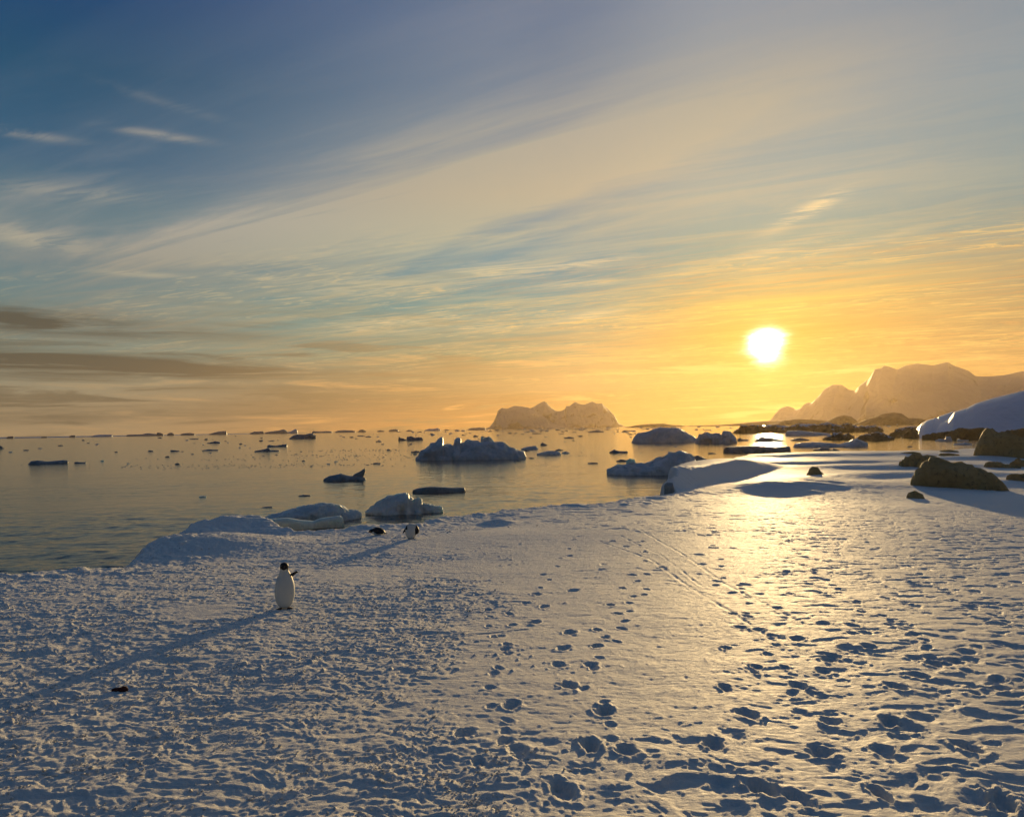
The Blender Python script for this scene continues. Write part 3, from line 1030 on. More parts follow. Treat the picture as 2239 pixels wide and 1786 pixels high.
place_ridge('iceberg', '2', [(765, 878), (850, 846), (1050, 800), (1140, 786), (1240, 772), (1330, 775), (1400, 796), (1470, 832), (1540, 850), (1578, 872)], 908, M_ICE,
            'low broad snow-topped berg with tapering ends, behind the glassy slab', 'iceberg', G_ICE, thick=0.55, amp=0.12, b=0.6, crag=0.06, cells=40, cella=0.25, nu=200, nv=50)
place_ridge('ice_slab', '2', [(700, 905), (780, 890), (870, 890), (960, 888), (1060, 910), (1180, 925), (1230, 906), (1400, 890), (1428, 908), (1432, 950)], 972, M_ICE_CLEAR,
            'smooth curved slab of glassy pale green ice lying against the shore', 'ice slab', G_ICE, z0=0.05, thick=0.22, amp=0.05, a=4, b=0.5, nu=120)
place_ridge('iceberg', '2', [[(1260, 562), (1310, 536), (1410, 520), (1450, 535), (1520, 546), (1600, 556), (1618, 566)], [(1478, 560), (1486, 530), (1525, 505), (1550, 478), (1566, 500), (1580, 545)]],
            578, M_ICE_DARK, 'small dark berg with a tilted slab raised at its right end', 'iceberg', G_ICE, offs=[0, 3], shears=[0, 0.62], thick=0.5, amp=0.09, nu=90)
place_ridge('ice_floe', '3', [(162, 886), (200, 872), (300, 860), (430, 867), (520, 874), (600, 875), (608, 898)], 909, M_ICE_DARK,
            'long flat dark floe alone on open water, a blunt right end', 'ice floe', G_ICE, thick=0.3, amp=0.08, a=5, b=0.4, nu=80)
place_ridge('iceberg', '4', [(390, 482), (410, 440), (440, 408), (530, 396), (590, 370), (640, 360), (780, 370), (850, 410), (920, 450), (945, 472)], 489, M_ICE,
            'smooth rounded berg like a whale back, in front of the low island', 'iceberg', G_ICE, thick=0.5, amp=0.08, nu=110, nv=34)
place_ridge('iceberg', '4', [(925, 478), (960, 424), (1000, 412), (1030, 400), (1060, 418), (1130, 412), (1150, 430), (1165, 396), (1210, 392), (1240, 410), (1265, 445), (1278, 485)], 496, M_ICE,
            'lumpy knobbed berg touching the right end of the whale-back berg', 'iceberg', G_ICE, thick=0.5, amp=0.16, facet=0.3, crag=0.08, cells=60, cella=0.5, nu=180, nv=50)
place_ridge('iceberg', '4', [[(178, 718), (200, 700), (260, 685), (400, 672), (540, 662), (600, 628), (700, 592), (702, 572), (760, 572), (790, 560), (825, 577), (870, 590), (915, 606), (920, 640), (965, 692)],
                             [(338, 690), (345, 642), (375, 625), (420, 632), (432, 665), (436, 690)]], 756, M_ICE,
            'stepped berg with a round boulder of ice on its low left shelf', 'iceberg', G_ICE, offs=[0, 4], thick=0.5, amp=0.10, crag=0.06, cells=70, cella=0.4, nu=220, nv=56)
place_ridge('iceberg', '5', [(213, 902), (230, 881), (330, 875), (420, 872), (500, 878), (600, 889), (680, 870), (720, 848), (760, 850), (812, 870), (838, 884)], 913, M_ICE,
            'long low white floe swelling to a crest at its right, near the snow edge', 'ice floe', G_ICE, thick=0.4, amp=0.14, nu=120)
place_ridge('ice_floe', '5', [(143, 800), (160, 776), (260, 775), (400, 790), (470, 797), (525, 806)], 819, M_ICE,
            'broad pale floe lying flat in front of the snow-capped skerry', 'ice floe', G_ICE, thick=0.5, amp=0.10, nu=90)
place_ridge('ice_floe', '4', [(1163, 545), (1180, 525), (1300, 521), (1450, 515), (1600, 530), (1700, 522), (1722, 530), (1728, 548)], 573, M_ICE_DARK,
            'long dark bar of ice crossing the sun glitter nearest the shore', 'ice floe', G_ICE, thick=0.3, amp=0.12, a=4, b=0.5, nu=110)
place_ridge('iceberg', '4', [(1420, 478), (1450, 458), (1480, 438), (1560, 446), (1610, 462), (1672, 478)], 482, M_ICE_DARK,
            'small peaked floe sitting in the middle of the bright sun glitter', 'ice floe', G_ICE, thick=0.5, amp=0.12)
place_ridge('iceberg', '2', [(970, 222), (1010, 196), (1050, 190), (1110, 192), (1130, 186), (1170, 182), (1190, 202), (1213, 181), (1218, 190), (1195, 214)], 227, M_ICE_DARK,
            'dark humped berg with a small white hook at its right tip, left of centre', 'iceberg', G_ICE, thick=0.5, amp=0.14, nu=110)

# --- medium floes, one row each: crop, outline, base, dark?, label
MED = [
 ('3', [(1075, 542), (1120, 526), (1200, 520), (1222, 545)], 549, 0, 'flat-topped floe just right of the big finned berg'),
 ('3', [(1085, 556), (1120, 550), (1150, 560)], 564, 1, 'thin dark sliver under the flat-topped floe beside the finned berg'),
 ('3', [(1208, 582), (1300, 560), (1380, 562), (1412, 580)], 596, 0, 'wide low floe in the brash right of the big finned berg'),
 ('3', [(1418, 576), (1450, 562), (1487, 578)], 582, 0, 'small rounded floe at the right tip of the wide low floe'),
 ('3', [(1362, 552), (1390, 544), (1432, 554)], 557, 1, 'thin floe just behind the wide low floe'),
 ('3', [(1238, 506), (1256, 490), (1275, 500), (1296, 510)], 515, 1, 'two-knobbed dark lump above the flat-topped floe'),
 ('3', [(1818, 570), (1860, 547), (1900, 562), (1970, 564), (1974, 572)], 578, 1, 'dark floe shaped like a small ship, before the whale-back berg'),
 ('3', [(1434, 449), (1480, 441), (1520, 449)], 455, 1, 'lens-shaped dark floe below the peaked island'),
 ('3', [(1552, 436), (1575, 430), (1596, 437)], 441, 1, 'tiny oval floe right of the lens-shaped floe'),
 ('3', [(1636, 399), (1690, 390), (1715, 386), (1778, 401)], 404, 1, 'thin pointed floe below the right foot of the peaked island'),
 ('3', [(1168, 412), (1205, 409), (1242, 413)], 418, 1, 'thin straight floe below the left half of the peaked island'),
 ('3', [(1788, 345), (1815, 332), (1835, 338), (1870, 347)], 350, 1, 'tiny distant berg at the right foot of the peaked island'),
 ('3', [(1252, 363), (1285, 349), (1312, 362)], 366, 0, 'little pyramid of ice at the foot of the peaked island'),
 ('3', [(1634, 661), (1680, 657), (1722, 661)], 668, 1, 'short dark bar floating left of the stepped berg'),
 ('4', [(258, 644), (300, 631), (352, 641)], 650, 1, 'smooth dark floe just behind the boulder of the stepped berg'),
 ('4', [(895, 606), (950, 599), (1018, 629)], 642, 1, 'dark floe poking out behind the right end of the stepped berg'),
 ('4', [(1278, 462), (1300, 450), (1325, 462), (1372, 466)], 476, 1, 'low rubble of ice right of the lumpy knobbed berg'),
 ('4', [(1028, 580), (1060, 575), (1098, 580)], 585, 1, 'short thin sliver left of the long dark bar of ice'),
 ('5', [(188, 852), (260, 835), (345, 853)], 860, 1, 'smooth dark lens floe under the broad pale floe'),
 ('5', [(378, 936), (450, 920), (515, 925), (520, 934)], 943, 1, 'low dark floe between the white crested floe and the snow edge'),
 ('5', [(518, 940), (550, 930), (602, 941)], 947, 1, 'tiny peaked floe right beside the low dark floe off the snow edge'),
 ('5', [(1172, 910), (1195, 904), (1218, 910)], 914, 1, 'lone speck of ice in the calm bay below the snow hill'),
 ('5', [(1405, 858), (1440, 846), (1490, 850), (1500, 828), (1535, 826), (1552, 856)], 866, 0, 'white block of ice on a flat floe at the foot of the snow hill'),
 ('5', [(1560, 888), (1640, 880), (1650, 874), (1720, 888)], 896, 0, 'flat floe before the snow hill, nearer than the white block'),
 ('5', [(1590, 852), (1605, 842), (1625, 855), (1690, 857)], 862, 0, 'small knob of ice by the rocks under the snow hill'),
 ('5', [(795, 722), (815, 697), (835, 700), (870, 718)], 725, 0, 'pale pointed block on the water before the round dark hill'),
 ('5', [(610, 700), (650, 693), (684, 701)], 705, 0, 'low pale floe below the dip between the dark hills'),
 ('1', [(237, 512), (260, 488), (330, 484), (400, 496), (450, 492), (545, 488), (577, 494)], 517, 1, 'long dark floe with a bright right tip, leftmost of the larger floes'),
 ('1', [(625, 500), (650, 498), (690, 503), (726, 502)], 511, 1, 'slim dark floe trailing right of the leftmost long floe'),
 ('1', [(845, 490), (862, 484), (880, 490)], 494, 0, 'white speck of ice right of the slim dark floe'),
 ('1', [(-60, 380), (-30, 350), (0, 362), (35, 386)], 389, 1, 'dark berg cut by the left edge of the photo'),
 ('1', [(1245, 408), (1260, 400), (1292, 407)], 412, 1, 'tiny dark floe with a white end, left of the pair by the flat streak'),
 ('1', [(1434, 400), (1460, 400), (1512, 406)], 411, 1, 'small dark floe with a tail of calm water'),
 ('1', [(1700, 400), (1760, 393), (1842, 399)], 404, 1, 'thin long floe straight below the crested small berg'),
 ('1', [(1388, 456), (1410, 449), (1430, 454)], 459, 1, 'tiny floe below the small tailed floe'),
 ('1', [(1472, 516), (1490, 508), (1512, 515)], 521, 1, 'dark speck at the left end of the brash streak'),
 ('1', [(1740, 340), (1790, 330), (1815, 324), (1850, 334), (1858, 338)], 343, 1, 'small berg with a low crest and bright tip, left of the hooked berg'),
 ('1', [(1594, 305), (1640, 302), (1678, 304)], 309, 1, 'thin flat floe up by the horizon, above the crested small berg'),
 ('1', [(1718, 311), (1735, 302), (1752, 309)], 314, 1, 'tiny dark nub beside the thin flat floe near the horizon'),
 ('1', [(1675, 790), (1700, 785), (1738, 790)], 796, 0, 'pale scrap of ice on the rippled water above the left snow mounds'),
 ('1', [(485, 360), (510, 357), (532, 361)], 364, 1, 'thin scrap of ice far left, above the slim dark floe'),
 ('1', [(195, 399), (220, 396), (248, 400)], 403, 1, 'faint sliver between the cut berg and the leftmost long floe'),
 ('1', [(688, 316), (700, 311), (714, 317)], 320, 1, 'brownish speck far out left of centre, below the horizon bergs'),
 ('2', [(783, 290), (800, 276), (850, 285), (900, 281), (950, 274), (957, 290)], 295, 1, 'saddle-shaped dark floe, upper of two below the hooked berg'),
 ('2', [(680, 328), (760, 316), (800, 303), (820, 322), (890, 327)], 334, 1, 'flat dark floe with one small peak, lower of two below the hooked berg'),
 ('2', [(1888, 238), (1895, 208), (1910, 222), (1925, 222), (1962, 238)], 243, 1, 'small dark berg with a pointed left end, beside its saddle-shaped twin'),
 ('2', [(1960, 211), (2000, 204), (2030, 218), (2060, 213), (2095, 222), (2097, 237)], 242, 1, 'dark saddle-shaped berg left of the big finned berg'),
 ('2', [(1048, 703), (1100, 698), (1150, 703)], 708, 1, 'thin dark floe on open water above the low broad berg'),
 ('2', [(728, 804), (780, 798), (832, 800)], 808, 1, 'thin dark scrap of ice left above the low broad berg'),
 ('2', [(715, 245), (730, 238), (750, 245)], 249, 1, 'tiny dark lump above the saddle-shaped floe'),
 ('2', [(548, 270), (562, 265), (582, 271)], 274, 1, 'tiny dark lump left of the saddle-shaped floe'),
 ('2', [(795, 243), (830, 240), (852, 243)], 246, 1, 'thin sliver left below the hooked berg'),
 ('2', [(1545, 202), (1580, 199), (1610, 203)], 206, 1, 'thin flat floe right of the hooked berg'),
 ('2', [(1612, 210), (1640, 206), (1664, 211)], 214, 1, 'thin floe overlapping the line of slivers right of the hooked berg'),
 ('2', [(1700, 248), (1725, 243), (1750, 249)], 253, 1, 'small dark floe below the distant dome bergs'),
 ('2', [(1478, 214), (1495, 210), (1516, 215)], 218, 1, 'small floe right of the white hook of the hooked berg'),
 ('2', [(1675, 432), (1710, 429), (1742, 433)], 438, 1, 'short dark floe on the brash streak left of the finned berg'),
 ('2', [(1790, 320), (1805, 314), (1825, 321)], 325, 1, 'dark lump at the upper right end of the brash streak'),
 ('2', [(2015, 356), (2030, 350), (2048, 357)], 361, 1, 'dark knob close left of the big finned berg'),
 ('2', [(1995, 336), (2040, 328), (2075, 338)], 343, 1, 'thin dark raft of ice close left of the big finned berg'),
 ('3', [(670, 438), (685, 428), (718, 438)], 442, 1, 'small dark floe behind the fins of the big berg'),
 ('3', [(1015, 645), (1045, 641), (1078, 645)], 650, 1, 'sliver of ice at the right foot of the finned berg'),
 ('3', [(1135, 621), (1160, 616), (1185, 621)], 625, 1, 'pale scrap below the brash right of the finned berg'),
]
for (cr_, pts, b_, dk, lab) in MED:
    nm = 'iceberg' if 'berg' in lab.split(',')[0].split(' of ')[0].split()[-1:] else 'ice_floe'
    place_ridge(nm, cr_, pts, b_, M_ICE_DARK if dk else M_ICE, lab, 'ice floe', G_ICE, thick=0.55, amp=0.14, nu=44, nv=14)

# --- bergs on the horizon
HOR = [
 ('1', [(55, 281), (70, 274), (110, 272), (118, 281)], 290, 'low flat berg on the horizon at the far left'),
 ('1', [(345, 285), (370, 280), (397, 281)], 290, 'second small berg from the left on the horizon, bright at its right end'),
 ('1', [(583, 274), (600, 267), (636, 268)], 283, 'small berg on the horizon with a white right corner, third from the left'),
 ('1', [(768, 270), (800, 263), (850, 259), (945, 261), (948, 268)], 276, 'long tabular berg on the horizon with a pale right half'),
 ('1', [(1062, 264), (1075, 257), (1195, 257), (1235, 248), (1270, 250), (1322, 258)], 270, 'long flat berg on the horizon rising to a dark knob at its right'),
 ('1', [(1318, 258), (1325, 243), (1345, 246), (1375, 258)], 270, 'blocky dark berg standing upright on the left horizon'),
 ('1', [(1408, 258), (1422, 248), (1445, 244), (1465, 258)], 268, 'dome-shaped berg on the horizon right of the blocky one'),
 ('1', [(1520, 256), (1555, 250), (1600, 248), (1640, 256)], 266, 'very low dark berg on the horizon between the dome and the wedge'),
 ('1', [(1760, 256), (1810, 243), (1835, 238), (1905, 232), (1912, 254)], 262, 'dark wedge-shaped berg on the horizon, high at its right end'),
 ('2', [(640, 170), (680, 156), (720, 158), (752, 154), (760, 165)], 176, 'rugged dark berg on the horizon behind the hooked berg, left part'),
 ('2', [(765, 166), (850, 154), (880, 152), (925, 141), (945, 152), (960, 166)], 176, 'long ragged berg on the horizon, highest near its right end'),
 ('2', [(930, 168), (985, 158), (1020, 140), (1035, 142), (1045, 162)], 174, 'pale peaked berg on the horizon just left above the hooked berg'),
 ('2', [(1163, 160), (1170, 150), (1240, 154), (1300, 152), (1332, 158)], 165, 'long low berg on the horizon right of the hooked berg'),
 ('2', [(1355, 158), (1380, 145), (1430, 142), (1500, 145), (1530, 154)], 160, 'smooth loaf-shaped berg on the horizon'),
 ('2', [(1550, 156), (1565, 143), (1590, 140), (1618, 154)], 160, 'dark cap-shaped berg on the horizon right of the loaf'),
 ('2', [(1712, 155), (1735, 146), (1772, 154)], 159, 'small dark berg on the horizon between the cap and the box berg'),
 ('2', [(1808, 150), (1818, 139), (1850, 134), (1885, 138), (1892, 148)], 153, 'box-like dark berg on the horizon'),
 ('2', [(1955, 150), (1985, 144), (2008, 150)], 154, 'tiny dark berg on the horizon right of the box berg'),
 ('3', [(0, 374), (15, 366), (42, 374)], 379, 'small dark berg on the horizon above the pair of dark saddle bergs'),
 ('3', [(108, 380), (130, 373), (152, 380)], 384, 'tiny lump on the horizon right above the dark saddle berg'),
 ('3', [(268, 372), (290, 362), (350, 360), (372, 354), (395, 368)], 377, 'pale flat berg on the horizon above the left fin of the big berg'),
 ('3', [(430, 372), (448, 366), (468, 372)], 376, 'faint lump on the horizon between two flat bergs'),
 ('3', [(630, 362), (650, 353), (720, 349), (765, 351), (776, 362)], 369, 'long dark flat berg on the horizon left of the peaked island'),
]
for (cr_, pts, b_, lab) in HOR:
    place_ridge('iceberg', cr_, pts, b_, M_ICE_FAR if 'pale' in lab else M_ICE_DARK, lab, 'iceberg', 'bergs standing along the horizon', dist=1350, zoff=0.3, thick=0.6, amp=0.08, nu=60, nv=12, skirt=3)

# --- scattered brash pieces, each a thing of its own
rng = random.Random(21)
protos = []
for k in range(6):
    v, f = ridge([(-0.5, 0.02), (-0.3, 0.08 + 0.05 * rng.random()), (0.0, 0.13 + 0.08 * rng.random()), (0.25, 0.05 + 0.1 * rng.random()), (0.5, 0.02)], 0.3, nu=14, nv=8, amp=0.2, seed=300 + k, skirt=0.05)
    me_o = mesh_obj('brash_piece', v, f, M_ICE_DARK if k % 2 else M_ICE)
    protos.append(me_o)
n_b = 0
spots = []
brash_things = []
for i in range(230):
    if i < 120:            # dense belt under the peaked island
        px = rng.triangular(820, 1660, 1230)
        hy = 954 - 0.01739 * px
        py = hy + 3.5 + abs(rng.gauss(0, 8))
    elif i < 150:
        px = rng.uniform(1640, 2000)
        hy = 954 - 0.01739 * px
        py = hy + 3.5 + abs(rng.gauss(0, 5))
    elif i < 200:
        px = rng.uniform(380, 1480)
        hy = 954 - 0.01739 * px
        py = hy + 7 + abs(rng.gauss(0, 26))
    else:
        px = rng.uniform(20, 900)
        hy = 954 - 0.01739 * px
        py = hy + 10 + abs(rng.gauss(0, 36))
    spots.append((px, py))
LANDMARKS = [(1200, 918, 'peaked island'), (1455, 950, 'whale-back berg'), (1575, 955, 'knobbed berg'), (1030, 985, 'big finned berg'), (665, 953, 'hooked dark berg'),
             (605, 974, 'saddle-shaped floe'), (915, 958, 'two small saddle bergs'), (1430, 1005, 'stepped berg'), (1760, 938, 'snow-capped skerry'), (1440, 925, 'low dark island'),
             (110, 1010, 'leftmost long floe'), (468, 966, 'small crested berg'), (862, 937, 'box berg on the horizon'), (1950, 905, 'round dark hill'), (765, 1036, 'tilted slab berg'),
             (1000, 1070, 'flat dark floe'), (380, 942, 'blocky horizon berg'), (180, 948, 'tabular horizon berg'), (1680, 985, 'long dark ice bar'), (1870, 925, 'mountain foot')]


def where(px, py):
    lx_, ly_, nm = min(LANDMARKS, key=lambda q: math.hypot(px - q[0], (py - q[1]) * 1.6))
    ddx, ddy = px - lx_, py - ly_
    if abs(ddx) > 1.6 * abs(ddy):
        d_ = ('right' if ddx > 0 else 'left') + ' of'
    else:
        d_ = 'below' if ddy > 0 else 'above'
    far = abs(ddx) + abs(ddy)
    return ('just ' if far < 40 else 'a little ' if far < 90 else 'well ') + d_ + ' the ' + nm


for i, (px, py) in enumerate(spots):
    x, y = at_z(px, py, 0)
    d = math.hypot(x, y)
    sz = rng.uniform(4, 14 if i < 150 else 9) * d / F
    o = protos[i] if i < 6 else protos[rng.randrange(6)].copy()
    if i >= 6:
        COL.objects.link(o)
    o.location = (x, y, 0)
    o.rotation_euler = (0, 0, -math.atan2(x, y) + rng.uniform(-0.5, 0.5))
    o.scale = (sz, sz, sz * rng.uniform(0.7, 1.6))
    k = 0 if i < 120 else (1 if i < 150 else 2)
    dark = o.data.materials[0] == M_ICE_DARK
    px_w = sz * F / d
    brash_things.append((px, o))
    szn = 'tiny' if px_w < 6 else 'small' if px_w < 9 else 'longish' if px_w < 12 else 'larger'
    tag(o, szn + (' dark' if dark else ' pale') + ' ice fragment ' + where(px, py), 'ice fragment', ('fragments in the belt of brash', 'fragments off the mountains', 'loose fragments over the bay')[k])

by_label = {}
for px, o in brash_things:
    by_label.setdefault(o['label'], []).append((px, o))
ORD = 'first second third fourth fifth sixth seventh eighth'.split()
for lab, lst in by_label.items():
    if len(lst) > 1:
        lst.sort(key=lambda q: q[0])
        for k, (px, o) in enumerate(lst):
            o['label'] = lab + ', ' + (('leftmost' if k == 0 else 'rightmost') if len(lst) == 2 else ORD[min(k, 7)] + ' from left')

# brash streaks: crumbs nobody could count
vs_, fs_ = [], []
off = 0
rs = np.random.RandomState(5)
STREAK = [(560, 1018, 260, 5, 220), (700, 1016, 160, 4, 160), (820, 985, 150, 5, 220), (760, 996, 170, 6, 200), (860, 1003, 120, 6, 140), (560, 1005, 220, 5, 110), (440, 1022, 180, 5, 90),
          (1195, 990, 70, 5, 120), (920, 984, 80, 3, 60), (1250, 996, 60, 2, 50), (1230, 937, 330, 4, 260), (1000, 950, 300, 5, 100)]
for (px, py, sx_, sy_, n) in STREAK:
    for _ in range(int(n * 0.6)):
        x, y = at_z(px + rs.normal() * sx_ * 0.6, py + rs.normal() * sy_ * 0.45, 0)
        d = math.hypot(x, y)
        s_ = d / F * rs.uniform(0.5, 1.9)
        a_ = rs.uniform(0, 6.28)
        m_ = 5
        t_ = a_ + np.arange(m_) * 2 * math.pi / m_
        ring_ = np.stack([x + np.cos(t_) * s_ * 1.3, y + np.sin(t_) * s_ * 1.5, np.full(m_, -0.02)], -1)
        top_ = np.stack([x + np.cos(t_) * s_ * 0.7, y + np.sin(t_) * s_ * 0.8, np.full(m_, s_ * 0.22)], -1)
        vs_ += [ring_, top_]
        for j in range(m_):
            j2 = (j + 1) % m_
            fs_.append([off + j, off + j2, off + m_ + j2, off + m_ + j])
        fs_.append([off + m_, off + m_ + 1, off + m_ + 2, off + m_ + 3])
        fs_.append([off + m_, off + m_ + 3, off + m_ + 4, off + m_ + 4 - 4])
        off += 2 * m_
fs_ = [f for f in fs_ if len(set(f)) == 4]
o = mesh_obj('brash_ice', np.vstack(vs_), np.array(fs_), M_ICE_DARK, smooth=False)
tag(o, 'thin streaks of tiny brash ice drifting on the calm bay', 'brash ice', kind='stuff')

# ------------------------------------------------------------------ far land
def hills(name, crop, pts, base, dist, mat, label, depth, amp=0.10, **kw):
    o = place_ridge(name, crop, pts, base, mat, label, 'mountain' if 'mount' in name or 'peak' in name else 'island', kind='structure', dist=dist, zoff=-0.5, depth=depth, amp=amp, skirt=4, **kw)
    del o['category']
    return o


MTS = [(-10, 700), (40, 676), (100, 600), (120, 560), (160, 550), (200, 560), (230, 580), (290, 570), (340, 520), (385, 520), (420, 490), (470, 440), (500, 400), (560, 368), (630, 368), (690, 410), (750, 420), (800, 365),
       (870, 315), (920, 240), (965, 235), (995, 212), (1040, 225), (1100, 248), (1170, 215), (1270, 198), (1400, 215), (1520, 190), (1570, 215), (1700, 260), (1765, 305), (1850, 308), (2000, 300), (2156, 270),
       (2450, 210), (2750, 300), (3000, 480), (3200, 680)]
hills('mountain_range', '5', MTS, (700, 670), 2600, M_MOUNT, 'hazy snow mountain range on the right under the sun', 420, face=1500, nu=420, nv=60, b=0.9, a=1.6, facet=0.12, oct_=6, nsc=60, amp=0.032)
ISL = [[(-20, 474), (40, 465), (100, 445), (160, 370), (205, 270), (215, 225), (265, 190), (340, 200), (430, 165), (520, 170), (630, 190), (700, 215), (760, 260), (850, 330), (950, 395), (1080, 430), (1200, 452)],
       [(500, 452), (600, 200), (630, 190), (680, 170), (760, 120), (830, 90), (870, 110), (930, 180), (1000, 225), (1060, 225), (1110, 205), (1130, 160), (1180, 155), (1265, 95), (1330, 130), (1390, 135), (1490, 95), (1560, 125), (1630, 120),
        (1730, 210), (1800, 300), (1850, 390), (1930, 440), (1960, 452)]]
hills('mountain_island', 'i', ISL, (478, 446), 2300, M_MOUNT, 'hazy island of twin peaks on the horizon', 110, nu=260, nv=40, b=0.9, a=1.6, facet=0.3, offs=[-60, 0], oct_=6, nsc=26, amp=0.05)
hills('low_island', '4', [(320, 346), (420, 325), (530, 312), (660, 307), (720, 318), (800, 322), (850, 331), (950, 336)], (347, 333), 1300, M_ISLET, 'low dark island right of the twin peaks', 26, nu=120, nv=20)
hills('low_coast', '4', [(860, 332), (950, 328), (1100, 322), (1200, 318), (1400, 300), (1560, 290), (1680, 292), (1800, 300), (2000, 310)], (338, 322), 1350, M_ISLET, 'thin low coast below the sun', 30, nu=120, nv=20)
hills('low_hill', '5', [(-30, 690), (60, 680), (120, 655), (250, 643), (380, 650), (500, 660), (570, 628), (640, 612), (700, 625), (740, 655), (765, 690)], (703, 697), 950, M_ISLET, 'low round dark hills at the foot of the mountains', 22, nu=140, nv=24)
hills('low_hill', '5', [(700, 690), (770, 664), (830, 640), (900, 625), (960, 600), (1050, 587), (1120, 595), (1180, 635), (1260, 638), (1350, 660), (1500, 680)], (695, 690), 800, M_ISLET, 'rounded dark hill with snow streak at its left foot', 24, nu=140, nv=24)
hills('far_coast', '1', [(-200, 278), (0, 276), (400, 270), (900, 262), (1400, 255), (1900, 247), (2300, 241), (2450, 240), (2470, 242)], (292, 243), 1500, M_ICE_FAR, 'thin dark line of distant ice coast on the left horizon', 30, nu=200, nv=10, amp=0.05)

# snow hill on the right, with its dark rock foot
hills('snow_hill', '5', [[(1218, 822), (1226, 796), (1236, 764), (1250, 730), (1290, 692), (1330, 672), (1400, 652), (1460, 668), (1500, 720), (1560, 770)],
                         [(1240, 790), (1350, 748), (1420, 720), (1530, 660), (1580, 600), (1680, 572), (1750, 535), (1900, 490), (2156, 430), (2400, 385), (2650, 370), (2900, 480), (3100, 760)],
                         [(1380, 700), (1420, 640), (1530, 602), (1620, 590), (1700, 600), (1800, 660)]], 830, 187, M_HILL,
      'smooth snow-covered hill rising on the right above the rocks', 17, nu=260, nv=60, b=1.1, a=2.0, amp=0.05, nsc=16, offs=[60, 0, 100], face=1900)
place_ridge('rock_shelf', '5', [(1300, 815), (1380, 795), (1460, 795), (1560, 778), (1600, 757), (1700, 762), (1820, 752), (1850, 772), (1900, 757), (1940, 800), (2060, 770), (2156, 765), (2300, 760), (2500, 770)], 846, M_ROCK_DARK,
            'dark rock band along the foot of the snow hill', 'rock', thick=0.08, amp=0.16, facet=0.4, cells=120, nu=260, nv=30, a=4, b=0.5)
place_ridge('snowy_rock', '5', [(1060, 722), (1140, 706), (1190, 695), (1260, 700), (1300, 740)], 768, M_SKERRY, 'snow-dusted rock point at the tip of the snow hill', 'rock', dist=210, thick=0.5, amp=0.2, facet=0.3, nu=60)
place_ridge('rock', '5', [(1128, 831), (1160, 792), (1205, 765), (1262, 772), (1275, 828)], 836, M_ROCK_DARK, 'steep dark rock standing in the water at the tip of the snow hill', 'rock', thick=0.6, amp=0.22, facet=0.5, nu=60)
place_ridge('skerry', 's', [(1602, 946), (1616, 938), (1620, 931), (1640, 929), (1660, 931), (1688, 930), (1716, 932), (1734, 931), (1748, 926), (1760, 928), (1790, 928), (1810, 924), (1816, 927), (1836, 931), (1856, 926),
                            (1870, 933), (1902, 932), (1924, 934), (1932, 942)], (947, 943), M_SKERRY, 'long low skerry of dark rock capped with snow, crossing the sun glitter', 'skerry', thick=0.12, amp=0.16, facet=0.4, cells=140, cella=0.6, nu=300, nv=34, a=3, b=0.6)
place_ridge('skerry', '5', [(455, 847), (530, 812), (545, 792), (622, 793), (636, 815), (680, 800), (728, 830)], 853, M_SKERRY, 'small skerry with a square snow cap, left of the peaked skerry', 'skerry', thick=0.4, amp=0.14, facet=0.3, cells=40, nu=110)
place_ridge('skerry', '5', [(733, 852), (770, 826), (860, 802), (875, 785), (935, 788), (1000, 815), (1062, 844)], 857, M_SKERRY, 'dark skerry with a snow patch on its peak, in the middle of the right bay', 'skerry', thick=0.4, amp=0.14, facet=0.3, cells=40, nu=120)
place_ridge('rock', '5', [(1008, 820), (1030, 798), (1062, 786), (1102, 790), (1122, 826)], 832, M_ROCK_DARK, 'dark rock behind the right end of the peaked skerry', 'rock', thick=0.5, amp=0.2, facet=0.4, nu=50)
place_ridge('rock', '5', [(840, 750), (865, 738), (905, 742), (945, 742), (965, 768)], 776, M_ROCK_DARK, 'dark low rock at the right end of the long skerry', 'rock', dist=230, thick=0.5, amp=0.2, nu=50)

# ------------------------------------------------------------------ rocks on the snow
def rock_on(label, crop, pts, base, z=None, mat=None, **kw):
    allp = pts if isinstance(pts[0], tuple) else [p for q in pts for p in q]
    x0, x1 = min(p[0] for p in allp), max(p[0] for p in allp)
    b = base if not isinstance(base, tuple) else sum(base) / 2
    px, py = cz(crop, (x0 + x1) / 2, b)
    zz_ = 0.5
    for _ in range(10):
        x, y = at_z(px, py, zz_)
        zz_ = 0.6 * zz_ + 0.4 * max(gz(x, y), 0.05)
    return place_ridge('rock', crop, pts, base, mat or M_ROCK, label, 'rock', z0=zz_, **kw)


rock_on('big cracked brown rock on the snow, largest on the right', '5', [(1208, 1262), (1250, 1182), (1300, 1112), (1352, 1072), (1372, 1038), (1405, 1038), (1560, 1056), (1640, 1066), (1800, 1092), (1920, 1130), (2000, 1172), (2060, 1206)], (1300, 1215),
        thick=0.42, amp=0.12, facet=0.4, crag=0.05, cells=16, cella=0.45, nu=260, nv=80, a=3, b=0.6, skirt=0.6)
rock_on('tall dark rock outcrop cut by the right edge, beyond the cracked rock', '5', [(1728, 998), (1765, 900), (1815, 795), (1850, 760), (1900, 764), (1940, 800), (2060, 815), (2156, 840), (2260, 835), (2400, 880), (2450, 990)], (1002, 985),
        thick=0.5, amp=0.12, facet=0.4, crag=0.05, cells=16, cella=0.45, nu=260, nv=80, a=3, b=0.6, skirt=0.8)
rock_on('rounded brown rock just behind the left end of the cracked rock', '5', [(1102, 1066), (1160, 1000), (1220, 980), (1292, 984), (1350, 1000), (1392, 1030), (1410, 1070)], 1076, thick=0.5, amp=0.12, facet=0.4, crag=0.08, cells=26, cella=1.1, nu=130, nv=50, b=0.6, skirt=0.5)
